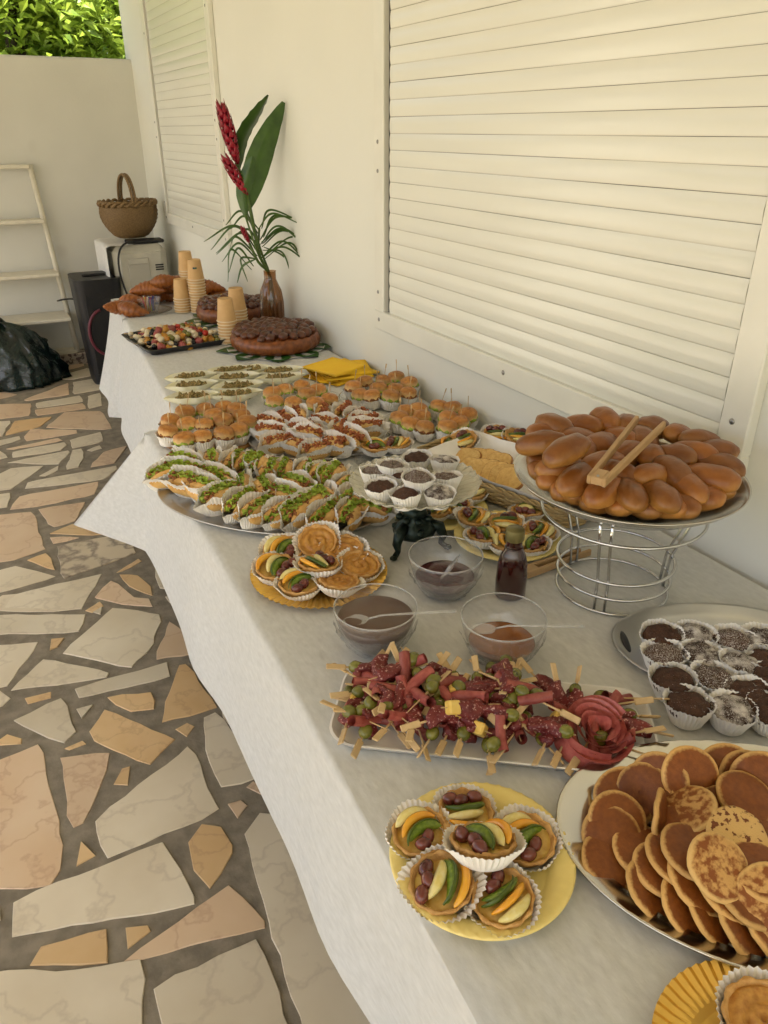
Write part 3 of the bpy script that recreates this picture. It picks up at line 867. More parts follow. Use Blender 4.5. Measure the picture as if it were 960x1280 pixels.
def zl(pts, ox, oy, s):                            # measured in an enlarged crop -> photo pixels
    return [(ox + q[0] / s, oy + q[1] / s) + tuple(q[2:]) for q in pts]
def round_dish(name, mat, c, R, prof, label, cat, n=48, mod=None, sx=1, sy=1, rz=0, smooth=True, extra=None, group=None, partname='dish'):
    me = MB().lathe(prof, n, mod=mod, sx=sx, sy=sy).mesh(partname, mat, smooth)
    if extra: return spawn(name, [(partname, me)] + extra, c, Euler((0, 0, rz)), None, label, cat, group)
    return spawn(name, me, c, Euler((0, 0, rz)), None, label, cat, group)

# ---------------------------------------------------------------- near end: yellow plate of fruit tartlets
def rope(R):
    def mod(a, r, z, j, i):
        if r > R * .86 and r < R * .985 and z > .006: z += .0018 * sin(a * 44 + r * 300)
        return r, z
    return mod
def yprof(R):
    return [(.0004, .001), (R * .68, .001), (R * .72, .0035), (R * .78, .011), (R * .86, .0135), (R * .92, .0155), (R * .98, .0155), (R, .0135), (R * .99, .012), (R * .9, .011), (R * .78, .007), (R * .71, 0.0), (.0004, -.0005)]
R = .105
round_dish('plate', yellowplastic, att(601, 1078, 0) + Vector((0, 0, .002)), R, yprof(R), 'yellow plastic plate with rope rim holding six fruit tartlets', 'plate', 132, rope(R))
L6 = zl([(127, 270), (232, 222), (375, 285), (180, 390), (325, 425)], 460, 900, 1.92)
it = place('fruit_tartlet', TART, [(x, y + 12, .006, (random.uniform(-.15, .15), .12 + random.uniform(-.1, .12), 1), i) for i, (x, y) in enumerate(L6)], .006, scale=1.0, sd_=4)
it.append(spawn('fruit_tartlet', TART[1], att(604, 1072, .030), frame_n(vcam(.0, -.42, 1), 2.2), 1.06))
rank(it, 'fruit tartlet in white paper case, # on the yellow rope-rimmed plate', 'tartlet', 'tartlets on the near yellow plate')

# ---------------------------------------------------------------- charcuterie platter
pc = att(614, 905, 0); prz = atan2(-.247, .338)
def rrect(hx, hy, r, n=6):
    out = []
    for cx_, cy_, a0 in ((hx - r, hy - r, 0), (-hx + r, hy - r, 90), (-hx + r, -hy + r, 180), (hx - r, -hy + r, 270)):
        for k in range(n + 1):
            a = radians(a0 + 90 * k / n); out.append((cx_ + r * cos(a), cy_ + r * sin(a)))
    return out
def tray(mat, hx, hy, r, name, lip=.016, t=.003, flare=.012, bow=0.0):
    loops = [(hx - flare, hy - flare, r * .7, 0.0), (hx - .002, hy - .002, r, lip - .002), (hx, hy, r, lip), (hx - t, hy - t, r, lip + .0005), (hx - flare - t, hy - flare - t, r * .7, t)]
    vs = []; fs = []
    n = None
    for a, b, c_, z in loops:
        P = rrect(a, b, c_); n = len(P)
        vs += [(x, y - bow * (x / hx) ** 2, z) for x, y in P]
    for l in range(len(loops) - 1):
        for i in range(n):
            k = (i + 1) % n
            fs.append((l * n + i, l * n + k, (l + 1) * n + k, (l + 1) * n + i))
    fs.append(tuple(reversed(range(n)))); fs.append(tuple((len(loops) - 1) * n + i for i in range(n)))
    return sharp(MB().add(vs, fs).mesh(name, mat), 35)
spawn('serving_platter', tray(whiteplastic, .222, .088, .04, 'serving_platter', .014), pc + Vector((0, 0, .002)), Euler((0, 0, prz)), None, 'long white platter under the heap of cold meat skewers', 'platter')
ham_m = M('ham', (.30, .062, .055), (.42, .13, .105), rough=.5, sc=40, coat=.08, bump=.5, bsc=90, rnd=.2)
salami_m = M('salami', (.15, .018, .02), (.22, .035, .03), rough=.5, sc=30, coat=.08, bump=.7, bsc=120, speck=(330, (.56, .33, .29), .58, .68), rnd=.15)
olive_m = M('olive', (.155, .16, .025), (.22, .21, .04), rough=.25, sc=40, coat=.35, rnd=.15)
cheese_m = M('cheese', (.76, .52, .12), (.80, .60, .2), rough=.45, sc=40, bump=.2)
def ham_roll(L, r, seed, n=14):
    def fn(u, v):
        a = v * 2 * pi * 2.2
        rr = r * (1 - .28 * v) * (1 + .12 * noise.noise(Vector((u * 3 + seed, cos(a), sin(a)))))
        return ((u - .5) * L * (1 + .05 * sin(a + seed)), rr * cos(a), rr * sin(a) + .004 * sin(u * 3 + seed))
    return MB().grid(8, 30, fn)
def salami_fold(s, seed):
    """slice pleated into a short thick twist"""
    def fn(u, v):
        a = v * 2 * pi
        t = (u - .5) * 2
        w = s * .52 * (1 - .35 * t * t)
        rr = w * (1 + .22 * sin(a * 3 + u * 6 + seed) + .30 * noise.noise(Vector((cos(a) * 1.6 + seed, sin(a) * 1.6, u * 5))))
        return (t * s * .95, rr * cos(a) + .004 * sin(u * 5 + seed), rr * .8 * sin(a))
    mb = MB().grid(13, 18, fn, False, True)
    mb.f.append(tuple(range(18))); mb.f.append(tuple(12 * 18 + i for i in reversed(range(18))))
    return mb
SK = []
pick_l = MB()
pick_l.tube([(-.045, 0, 0), (.024, 0, 0)], [.0006, .0016], 6)
pick_l.rbox((.037, 0, 0), (.027, .0092, .0026), .0012)
pick_l.xf(Matrix.Identity(4))
PICKL = pick_l.mesh('pick', wood_pick, False)
def sk_spec(kind, seed):
    out = [('pick', PICKL)]
    r = random.Random(seed)
    if kind in 'hb':
        m = ham_roll(.044, .0072, seed).xf(Matrix.Translation((-.012, 0, .001)) @ Matrix.Rotation(r.uniform(.5, 1.7), 4, 'Z'))
        out.append(('ham_roll', m.mesh('ham_roll', ham_m)))
    if kind in 'sb':
        m = salami_fold(.023, seed).xf(Matrix.Translation((.004 if kind == 'b' else -.008, 0, 0)) @ Matrix.Rotation(r.uniform(-.5, .5), 4, 'Z'))
        out.append(('salami_slice', m.mesh('salami_slice', salami_m)))
    if kind in 'hs':
        m = MB().ell((-.032 if seed % 2 else .010, 0, .001), (.0105, .0088, .0088), 14, 9)
        out.append(('olive', m.mesh('olive', olive_m)))
    if kind in 'c':
        m = MB().rbox((-.028, 0, 0), (.016, .017, .015), .002, Matrix.Rotation(.4, 3, 'X')); out.append(('cheese_cube', m.mesh('cheese_cube', cheese_m, False)))
        m = salami_fold(.022, seed).xf(Matrix.Translation((-.006, 0, 0))); out.append(('salami_slice', m.mesh('salami_slice', salami_m)))
    return out
kinds = ['h', 's', 'h', 's', 'b', 's', 'h', 'c', 's', 'h']
SK = [sk_spec(k, i + 1) for i, k in enumerate(kinds)]
r = random.Random(21)
Pm = Matrix.Translation(pc) @ Matrix.Rotation(prz, 4, 'Z')
it = []
def put_skewer(u, v, z, yaw, pitch, k):
    p = Pm @ Vector((u, v, z))
    e = Euler((r.uniform(-1.0, 1.0), pitch, yaw + prz))
    it.append(spawn('meat_skewer', SK[k], p, e, r.uniform(1.0, 1.15)))
for i in range(15):                               # handles over the near rim
    put_skewer(-.19 + .31 * i / 14 + r.uniform(-.008, .008), -.046 + r.uniform(-.01, .008), .026 + r.uniform(-.004, .006), -pi / 2 + r.uniform(-.75, .75), r.uniform(-.05, .25), r.randrange(10))
for i in range(14):                               # handles over the far rim
    put_skewer(-.19 + .30 * i / 13 + r.uniform(-.01, .01), .035 + r.uniform(-.012, .015), .034 + r.uniform(-.004, .01), pi / 2 + r.uniform(-.8, .8), r.uniform(-.65, -.1), r.randrange(10))
for i in range(5): put_skewer(-.185 + r.uniform(-.01, .02), -.05 + .1 * i / 4, .03 + r.uniform(0, .008), pi + r.uniform(-.6, .6), r.uniform(-.2, .1), r.randrange(10))
for i in range(6): put_skewer(.178 + r.uniform(-.006, .012), -.05 + .10 * i / 5, .026 + r.uniform(0, .01), r.uniform(-.4, .5), r.uniform(-.15, .1), r.randrange(10))
for i in range(46):                               # heap in the middle
    put_skewer(r.uniform(-.17, .075), r.uniform(-.055, .05), .030 + r.uniform(0, .030), r.uniform(0, 6.28), r.uniform(-.3, .3), r.randrange(10))
rank(it, 'cold meat skewer with olive or cheese, # in the white platter heap', 'skewer', 'skewers heaped on the white platter')
# rose folded out of ham slices
ro = []
rose_m = M('rose_ham', (.44, .11, .095), (.52, .17, .14), rough=.4, sc=50, bump=.3, coat=.15)
for q in range(5):
    R0 = .009 + .0085 * q; hgt = .040 - .0035 * q
    def fn(u, v, q=q, R0=R0, hgt=hgt):
        a = u * 2 * pi * .92 + q * 1.9
        rr = R0 * (.75 + .35 * v) * (1 + .08 * sin(a * 2 + q)) + .004 * u + (.005 * max(0, v - .7) / .3)
        return (rr * cos(a), rr * sin(a) * .95, hgt * v * (1 + .12 * sin(a * 2 + q)))
    ro.append(('ham_slice', MB().grid(30, 7, fn).mesh('ham_slice', rose_m)))
def fn(u, v):
    a = -2.5 + 1.9 * u
    rr = .046 + .016 * v ** 1.5 + .003 * sin(u * 6)
    return (rr * cos(a), rr * sin(a), .034 * (1 - v) + .002 + .004 * sin(u * 5))
ro.append(('ham_slice', MB().grid(10, 6, fn).mesh('ham_slice', rose_m)))
spawn('ham_rose', ro, att(745, 922, .018), frame_n(vcam(-.05, .30, 1), prz), .92, 'large rose folded from ham slices at right end of platter', 'ham rose')

# ---------------------------------------------------------------- pancakes on the oval silver tray
def oval_tray(a, b, lip, mat, name, knurl=True, h=.016):
    k_ = b / a
    prof = [(.0004, .0035), (a - lip * 1.7, .0035), (a - lip * 1.2, .008), (a - lip, h - .001), (a - .006, h), (a - .002, h + .0018), (a, h + .0005), (a - .0005, h - .002), (a - lip, h - .004), (a - lip * 1.5, .0), (.0004, 0)]
    def mod(t, r_, z, j, i):
        if knurl and j in (4, 5) and i % 2: z -= .0005
        return r_, z
    n = 160 if knurl else 72
    return MB().lathe(prof, n, mod=mod, sy=k_).mesh(name, mat)
tc_ = att(706, 1030, .012); 
pcn = Vector((.678, .328, T + .002))
spawn('serving_tray', oval_tray(.245, .165, .03, silver, 'serving_tray'), pcn, Euler((0, 0, radians(-37))), None, 'oval silver tray with ribbed rim heaped with pancakes', 'tray')
pan_m = M('pancake', (.27, .092, .015), (.20, .06, .009), rough=.5, sc=60, lo=.35, hi=.7, bump=.25, bsc=220, rnd=.14, radial=(0, .0325, .0365, (.68, .43, .16), .006))
pan_pale = M('pancake_pale', (.60, .36, .13), (.27, .09, .017), rough=.55, sc=45, lo=.42, hi=.56, bump=.3, bsc=220, rnd=.1, radial=(0, .0325, .036, (.70, .47, .19), .006))
pan_spot = M('pancake_spotted', (.70, .47, .19), (.19, .055, .014), rough=.55, sc=55, lo=.56, hi=.61, bump=.3, bsc=220, det=3)
def pancake(mat, seed):
    R_ = .0385
    def mod(a, r_, z, j, i):
        k = 1 + .035 * noise.noise(Vector((cos(a) * 1.2 + seed, sin(a) * 1.2, seed)))
        z += (.5 + .5 * sin(seed)) * 3.0 * (r_ * cos(a + seed)) ** 2 * -1
        return r_ * k, z + .0020 * noise.noise(Vector((r_ * 60 * cos(a) + seed, r_ * 60 * sin(a), 0)))
    return MB().lathe([(.0003, .0085), (R_ * .45, .0084), (R_ * .8, .0076), (R_ * .95, .006), (R_, .0035), (R_ * .985, .0015), (R_ * .9, .0), (R_ * .4, -.0003), (.0003, -.0003)], 30, mod=mod).mesh('pancake', mat)
PAN = [pancake(pan_m, s) for s in (0, 3, 6, 9)] + [pancake(pan_pale, 12), pancake(pan_spot, 14)]
F = (.05, .75, .65)
pl = [(285, 490, .024, (-.1, .55, .8), 0), (305, 425, .032, (.0, .62, .75), 1), (285, 595, .014, (.12, .2, 1), 2), (340, 330, .020, (-.3, .5, .8), 3), (425, 300, .034, (-.45, .6, .6), 0), (488, 255, .045, (-.5, .7, .5), 1), (612, 238, .055, (.1, .74, .62), 2),
      (487, 430, .032, (.86, .42, .3), 3), (600, 385, .046, (-.45, -.1, .8), 4), (590, 465, .042, (-.35, .0, .9), 0), (765, 225, .034, (-.1, .8, .55), 1), (840, 240, .034, (.1, .8, .55), 2), (915, 262, .045, (-.25, .75, .6), 3), (845, 330, .048, (.12, .3, 1), 0),
      (760, 390, .040, (0, .2, 1), 1), (815, 495, .054, (.05, .35, 1), 5), (730, 620, .060, (.22, .52, .9), 4), (555, 595, .034, (.3, .05, .95), 2), (500, 640, .026, (.22, .15, 1), 3), (625, 560, .046, (.2, .1, 1), 1), (910, 640, .050, (.1, .1, 1), 0), (860, 745, .036, (.3, .2, 1), 2), (945, 760, .044, (-.1, .6, .8), 4),
      (450, 720, .016, (.5, .25, .85), 0), (590, 785, .016, (.52, .28, .8), 1), (700, 815, .016, (.55, .25, .8), 2), (835, 860, .016, (.55, .22, .8), 3), (945, 875, .016, (.5, .2, .85), 0), (1060, 900, .016, (.5, .2, .85), 1),
      (640, 690, .030, (.4, .15, .9), 3), (760, 720, .032, (.4, .15, .9), 0), (1040, 560, .05, (0, .3, 1), 2), (1050, 420, .045, (.1, .4, 1), 4), (1000, 330, .03, (0, .3, 1), 1), (700, 360, .03, (.1, .2, 1), 3), (640, 480, .028, (.0, .1, 1), 2), (420, 560, .022, (.1, .1, 1), 1), (1100, 700, .04, (.2, .2, 1), 3), (920, 520, .035, (.1, .1, 1), 2), (1180, 560, .02, (.1, .1, 1), 0), (1160, 800, .016, (.3, .1, 1), 1)]
it = []
for i, (x, y, h, n_, k) in enumerate(pl):
    x_, y_ = 680 + x / 3.368, 900 + y / 3.368
    it.append(spawn('pancake', PAN[k], att(x_, y_, h), frame_n(vcam(*n_), i * 1.3), random.uniform(.88, .99)))
vis = [o for o in it if pix(o.location)[0] < 975]
rank(vis, 'round brown pancake, # in the heap on the ribbed silver tray', 'pancake', 'pancakes heaped on the silver tray')
for o in it:
    if o not in vis: bpy.data.objects.remove(o)

# ---------------------------------------------------------------- chocolate muffins on the aluminium tray, and on the glass stand
def handle_tray():
    a, b = .188, .125
    prof = [(.0004, .003), (a * .72, .003), (a * .77, .007), (a * .83, .010), (a * .95, .0125), (a * .985, .0145), (a, .013), (a * .98, .0105), (a * .8, .007), (a * .72, 0), (.0004, 0)]
    return MB().lathe(prof, 80, sy=b / a, mod=lambda t, r_, z, j, i: (r_, z + (.0015 * sin(6 * t) if 2 < j < 6 else 0))).mesh('serving_tray', alu)
mt = Vector((.950, .612, T + .002))
tr_ = spawn('serving_tray', [('dish', handle_tray()), ('handle_hole', MB().ell((-.167, 0, .0122), (.006, .032, .0022), 16, 6).mesh('handle_hole', blackplastic))], mt, Euler((0, 0, radians(-32))), None, 'oval aluminium tray with cut-out handles under rows of chocolate muffins', 'tray')
Lm = zl([(330, 240), (525, 240), (755, 270), (930, 262), (345, 360), (560, 358), (800, 412), (960, 395), (395, 508), (630, 498), (850, 592), (960, 510), (490, 655), (742, 682), (985, 690), (1120, 480), (1130, 640)], 760, 740, 4.8)
heavy = {1: 2, 2: 1, 3: 2, 5: 2, 6: 2, 4: 1, 13: 2, 9: 1}
it = []
r = random.Random(3)
for i, (x, y) in enumerate(Lm):
    k = heavy.get(i, 0) + 3 * r.randrange(3)
    p = att(x, y + 3, .036); p.z = T + .007
    it.append(spawn('chocolate_muffin', MUF[k], p, Euler((r.uniform(-.08, .08), r.uniform(-.08, .08), r.uniform(0, 6.28))), .98))
rank(it, 'chocolate muffin in paper case, # on the aluminium tray', 'muffin', 'muffins on the aluminium tray')
iron_m = M('green_iron', (.018, .03, .022), (.03, .045, .035), rough=.35, metal=.6, sc=30, bump=.5, bsc=60)
cs = Vector((.674, 1.150, T + .002))
def scal(a, r_, z, j, i):
    if r_ > .05: z += .0022 * cos(a * 36) * (r_ / .115); r_ *= 1 + .012 * cos(a * 12)
    return r_, z
plate_me = MB().lathe([(.0004, .128), (.05, .128), (.08, .132), (.112, .142), (.126, .149), (.1255, .1465), (.111, .138), (.08, .127), (.05, .122), (.0004, .121)], 144, mod=scal).mesh('glass_plate', glasscut)
ped = MB().lathe([(.0004, .122), (.03, .121), (.031, .117), (.018, .112), (.0165, .095), (.024, .088), (.0265, .08), (.022, .072), (.033, .062), (.041, .050), (.043, .040), (.041, .033), (.036, .036), (.0004, .042)], 30, mod=lambda a, r_, z, j, i: (r_ * (1 + (.07 * cos(a * 6) if j in (8, 9, 5, 6) else 0)), z))
for q in range(14):
    a = q * 2 * pi / 7; zz = .05 + .02 * (q // 7)
    ped.ell((.036 * cos(a) * (1 - .2 * (q // 7)), .036 * sin(a) * (1 - .2 * (q // 7)), zz), (.009, .009, .007), 8, 5, .2, 2)
sp_ = [('glass_plate', plate_me), ('pedestal', ped.mesh('pedestal', iron_m))]
for q in range(3):
    a = radians(205 + 120 * q)
    lg = MB().tube([(.03 * cos(a), .03 * sin(a), .056), (.050 * cos(a), .050 * sin(a), .050), (.058 * cos(a), .058 * sin(a), .03), (.054 * cos(a), .054 * sin(a), .014), (.066 * cos(a), .066 * sin(a), .004)], [.011, .012, .009, .006, .006], 8)
    for q2 in range(3): lg.ring(.010, .003, 0, n=16, m=6) if False else None
    lg.ell((.068 * cos(a), .068 * sin(a), .005), (.008, .008, .005), 8, 5)
    sp_.append(('leg', lg.mesh('leg', iron_m)))
spawn('cake_stand', sp_, cs, None, None, 'pressed glass cake stand on dark green iron foot with chocolate muffins', 'cake stand')
Lc = zl([(130, 212, .134), (205, 188, .146), (315, 150, .134), (430, 165, .134), (440, 238, .134), (160, 275, .134), (270, 308, .134), (405, 300, .134), (315, 235, .155), (250, 225, .134)], 430, 530, 3.43)
kk = [1, 4, 0, 2, 1, 0, 3, 5, 7, 3]
it = []
for i, (x, y, h) in enumerate(Lc):
    p = att(x, y - 2, h + .026); p.z = T + h + .001
    it.append(spawn('chocolate_muffin', MUF[kk[i]], p, Euler((r.uniform(-.1, .1), r.uniform(-.1, .1), r.uniform(0, 6.28))), .86))
rank(it, 'chocolate muffin in paper case, # on the glass cake stand', 'muffin', 'muffins on the glass cake stand')
# ---------------------------------------------------------------- bun stand
bc = Vector((.918, .852, T + .002))
wr = MB
def rod(p, q, r_=.0028): return MB().tube([p, q], r_, 7)
st = []
rings = [(.0975, .004), (.0985, .034), (.102, .066), (.138, .158)]
for R_, z_ in rings: st.append(('ring', MB().ring(R_, .0030, z_, n=56).mesh('ring', chrome)))
for q in range(3):
    a0 = radians(215 + 120 * q)
    for dd in (-.09, .09):
        a = a0 + dd
        b_ = a0 + dd * .72
        m = MB().tube([(.094 * cos(a), .094 * sin(a), .004), (.098 * cos(a), .098 * sin(a), .066), (.134 * cos(b_), .134 * sin(b_), .158), (.145 * cos(b_), .145 * sin(b_), .193)], .0026, 7)
        st.append(('upright', m.mesh('upright', chrome)))
spawn('wire_stand', st, bc, None, None, 'chrome wire stand with stacked rings carrying the dish of buns', 'stand')
DZ = .192
dish = [(r_ * .965, z_) for r_, z_ in [(.0004, .0035), (.12, .0035), (.165, .014), (.19, .030), (.1965, .036), (.199, .0365), (.198, .034), (.191, .027), (.166, .0105), (.12, 0), (.0004, 0)]]
round_dish('serving_dish', silver, bc + Vector((0, 0, DZ)), .2, dish, 'round shallow steel dish of buns raised on the wire stand', 'dish', 72)
def bun_mesh(seed):
    mb = MB().ell((0, 0, 0), (.045, .0255, .0225), 26, 15, .085, 1.9, None, seed, .92)
    mb.v = [(x, y, z * (.75 if z < 0 else 1)) for x, y, z in mb.v]
    return mb.mesh('milk_bun', bun_brown)
BUN = [bun_mesh(s * 2.7) for s in range(6)]
bl = [(150, 265), (158, 213), (188, 182), (205, 150), (305, 150), (385, 130), (465, 148), (552, 158), (640, 182), (720, 205), (772, 243), (782, 292), (752, 337), (670, 365), (580, 400), (472, 395), (380, 382), (288, 342), (230, 302)]
inn = [(370, 220), (440, 195), (465, 250), (545, 258), (612, 262), (305, 242), (290, 205), (440, 325), (545, 328), (375, 290), (620, 315), (690, 250), (520, 205)]
low = [(105, 320), (150, 355), (215, 392), (275, 400), (345, 425), (430, 440), (520, 445), (600, 445), (665, 438), (745, 420), (825, 390), (860, 350), (90, 285), (820, 280)]
it = []
r = random.Random(5)
cxy = Vector((bc.x, bc.y))
for grp, h, rad in ((bl, DZ + .060, True), (inn, DZ + .070, False), (low, DZ + .038, True)):
    for x, y in grp:
        p = att(620 + x / 2.824, 480 + y / 2.824, h)
        d = Vector((p.x, p.y)) - cxy
        k = 0
        while grp is not low and d.length > .150 and k < 12:      # heaped higher towards the back
            k += 1; p = att(620 + x / 2.824, 480 + y / 2.824, h + .004 * k); d = Vector((p.x, p.y)) - cxy
        lim = .128 if grp is low else .150
        if d.length > lim:
            d = d.normalized() * lim; p.x, p.y = cxy.x + d.x, cxy.y + d.y
        yaw = atan2(d.y, d.x) + r.uniform(-.35, .35)
        if not rad: yaw = r.uniform(0, 6.28)
        e = (Matrix.Rotation(yaw, 3, 'Z') @ Matrix.Rotation((r.uniform(-.25, .0) if grp is low else r.uniform(-.05, .3)) if rad else r.uniform(-.3, .3), 3, 'Y') @ Matrix.Rotation(r.uniform(-.3, .3), 3, 'X'))
        it.append(spawn('milk_bun', BUN[r.randrange(6)], p, e, r.uniform(.94, 1.06)))
for k in range(8):                                # hidden filling that carries the heap
    a = k * pi / 4
    it.append(spawn('milk_bun', BUN[k % 6], bc + Vector((.075 * cos(a), .075 * sin(a), DZ + .03)), Euler((0, 0, a + 1)), 1))
rank(it, 'golden brown oval bun, # in the heap on the raised dish', 'bun', 'buns heaped on the raised dish')
def tongs(hinge, t1, t2, label, lift=0.0):
    """two flat arms joined by a block at the hinge"""
    hinge, t1, t2 = Vector(hinge), Vector(t1), Vector(t2)
    parts = []
    ax = ((t1 + t2) / 2 - hinge).normalized()
    side = (t2 - t1); side = (side - ax * side.dot(ax)).normalized()
    up = ax.cross(side).normalized()
    for sg, t in ((-1, t1), (1, t2)):
        h0 = hinge + side * sg * .011
        d = (t - h0).normalized(); L_ = (t - h0).length
        mb = MB()
        sd_ = (side - d * side.dot(d)).normalized(); u_ = d.cross(sd_)
        Mx = Matrix((d, sd_, u_)).transposed()
        mb.rbox(h0 + d * L_ / 2 - hinge, (L_, .007, .014), .0015, Mx)
        parts.append(('arm', mb.mesh('arm', wood, False)))
    Mx = Matrix((ax, side, up)).transposed()
    parts.append(('hinge_block', MB().rbox(ax * .016, (.03, .0175, .0125), .001, Mx).mesh('hinge_block', wood, False)))
    parts.append(('rivet', MB().tube([ax * .006 + up * -.008, ax * .006 + up * .008], .0022, 8).mesh('rivet', steel)))
    return spawn('wooden_tongs', parts, hinge, None, None, label, 'tongs')
tongs(att(745, 602, DZ + .098), att(796, 524, DZ + .116), att(830, 531, DZ + .116), 'wooden tongs lying open on the heap of buns')
tongs(att(654, 716, .009), att(725, 689, .009), att(738, 690, .009), 'wooden tongs lying on the cloth beside the wire stand')

# ---------------------------------------------------------------- bowls, bottle, spoons
choc_sauce = M('chocolate_sauce', (.14, .082, .058), (.125, .073, .052), rough=.28, sc=6, coat=.2, bump=.1, bsc=20)
jam_m = M('red_jam', (.10, .018, .018), (.07, .012, .012), rough=.2, coat=.3, sc=20, bump=.3, bsc=50)
honey_m = M('amber_syrup', (.30, .12, .03), (.22, .08, .02), rough=.18, coat=.3, sc=12, bump=.1)
def bowl(name, c, scale, fill, mat, contents, label, clabel):
    prof_o = [(.0004, 0), (.028, .0), (.031, .004), (.045, .018), (.058, .042), (.0645, .068), (.066, .078), (.0645, .079)]
    me = MB().lathe(prof_o, 48, mod=lambda a, r_, z, j, i: (r_ * (1 + .006 * sin(a * 12 + z * 80) * (1 if 2 < j < 6 else 0)), z)).mesh('bowl', clear)
    o = spawn(name, [('bowl', me), ('rim', MB().ring(.0653, .0012, .079, n=48).mesh('rim', clearspoon))], c, None, scale, label, 'bowl')
    ins = [(r_ - .002, z + .0015) for r_, z in prof_o[1:7] if z < fill - .004]
    r1 = next((a[0] + (b[0] - a[0]) * (fill - a[1]) / (b[1] - a[1])) for a, b in zip(prof_o[1:], prof_o[2:]) if a[1] <= fill <= b[1]) - .002
    m = MB().lathe([(.0004, .0015)] + ins + [(r1, fill - .001), (r1 - .002, fill), (r1 * .5, fill + .0008), (.0004, fill)], 40, mod=lambda a, r_, z, j, i: (r_, z + (.0012 * noise.noise(Vector((r_ * 70 * cos(a), r_ * 70 * sin(a), fill * 50))) if z > fill - .0005 else 0)))
    spawn(contents, m.mesh(contents, mat), c + Vector((0, 0, .0004)), None, scale, clabel, 'sauce')
    # crumpled cling film gathered under the bowl
    def fn(u, v):
        a = u * 2 * pi * .5 - 3.6
        z = .004 + .05 * v
        rr = .034 + .03 * v ** .75 + .005 * noise.noise(Vector((a * 8, v * 6, c.x * 30))) + .0035
        return (rr * cos(a), rr * sin(a), z)
    f = MB().grid(40, 10, fn)
    obj('cling_film', f.mesh('cling_film', CLING), o)
CLING = CLEAR('cling_film', (.95, .95, .95), .12, .14, bump=1.0, bsc=55)
b1, b2, b3 = Vector((.455, .892, T + .002)), Vector((.640, .980, T + .002)), Vector((.617, .775, T + .002))
bowl('glass_bowl', b1, 1.0, .060, choc_sauce, 'chocolate_sauce', 'clear bowl of pale brown chocolate sauce wrapped in cling film', 'smooth pale brown chocolate sauce filling the front left bowl')
bowl('glass_bowl', b2, 1.0, .036, jam_m, 'red_jam', 'clear bowl of dark red jam in front of the cake stand', 'dark red jam in the bottom of the rear clear bowl')
bowl('glass_bowl', b3, 1.0, .034, honey_m, 'amber_syrup', 'clear bowl of amber syrup in front of the dark bottle', 'amber syrup in the bottom of the clear bowl by skewers')
def spoon(a, b, label):
    """clear plastic spoon from bowl tip a to handle end b"""
    a, b = Vector(a), Vector(b)
    d = (b - a); L_ = d.length; d.normalize()
    s = d.cross(Z).normalized(); u_ = s.cross(d)
    Mx = Matrix((d, s, u_)).transposed()
    mb = MB()
    def fn(u, v):
        t = (u - .5) * 2; w = .0145 * sqrt(max(0, 1 - t * t)) + .0002
        y = (v - .5) * 2 * w
        return Mx @ Vector((.021 + .021 * t, y, -.006 * (1 - t * t) * (1 - (y / .0146) ** 2)))
    bowl_ = MB().grid(12, 9, fn).mesh('spoon_bowl', clearspoon)
    h = MB().tube([Mx @ Vector((.041, 0, 0)), Mx @ Vector((.06, 0, .004)), Mx @ Vector((L_ * .6, 0, .003)), Mx @ Vector((L_, 0, 0))], [.0028, .0026, .003, .0042], 6, True, .45, u_)
    return spawn('plastic_spoon', [('spoon_bowl', bowl_), ('handle', h.mesh('handle', clearspoon))], a, None, None, label, 'spoon')
spoon(att(428, 776, .064), att(570, 764, .086), 'clear plastic spoon resting in the chocolate sauce')
spoon(att(586, 786, .066), att(730, 783, .084), 'clear plastic spoon laid across the amber syrup bowl')
spoon(att(550, 722, .040), att(572, 700, .080), 'clear plastic spoon standing in the red jam')
syr = M('dark_syrup', (.035, .006, .004), (.05, .008, .005), rough=.06, sc=5, coat=1.0)
bt = Vector((.738, .915, T + .002))
body = MB().lathe([(.0004, 0), (.022, 0), (.0245, .003), (.025, .03), (.0235, .062), (.019, .078), (.0135, .088), (.0125, .094)], 28, sy=.8).mesh('bottle_body', syr)
neck = MB().lathe([(.0127, .093), (.0125, .102), (.0128, .106)], 24, sy=.9).mesh('neck', syr)
capm = M('bottle_cap', (.22, .19, .075), rough=.45, metal=.4)
cap = MB().lathe([(.0135, .102), (.0145, .1045), (.0145, .119), (.0135, .1215), (.0004, .122)], 40, mod=lambda a, r_, z, j, i: (r_ * (1 + (.02 if i % 2 and 0 < j < 3 else 0)), z)).mesh('cap', capm)
ringb = MB().ring(.0135, .0012, .0895, n=28).mesh('neck_ring', syr)
spawn('syrup_bottle', [('bottle_body', body), ('neck', neck, [('neck_ring', ringb)]), ('cap', cap)], bt, Euler((0, 0, -YAW)), 1.12, 'small glass bottle of dark red syrup with an olive-gold cap', 'bottle')

# ---------------------------------------------------------------- gold plate with fruit and apple tartlets, and the corner plate
def gold_mod(a, r_, z, j, i):
    if r_ > .078: z += .0016 * (1 if i % 2 else -1)
    return r_, z
def gold_prof(R): return [(.0004, .001), (R * .62, .001), (R * .7, .004), (R * .85, .0075), (R * .97, .011), (R, .0115), (R * .985, .009), (R * .85, .005), (R * .7, .0015), (.0004, -.0005)]
gc = att(399, 714, .010); gc.z = T + .002
round_dish('plate', goldplate, gc, .128, gold_prof(.128), 'shiny gold fluted plate with fruit and apple tartlets', 'plate', 120, gold_mod, smooth=False)
fl = zl([(270, 270, .006, (-.05, .2, 1), 0), (225, 378, .006, (.05, .1, 1), 1), (360, 470, .006, (0, .05, 1), 2), (470, 360, .018, (.05, -.15, 1), 3)], 300, 640, 4.8)
it = place('fruit_tartlet', TART, [(a, b + 2) + tuple(q) for a, b, *q in fl], .008, scale=1.12, sd_=8)
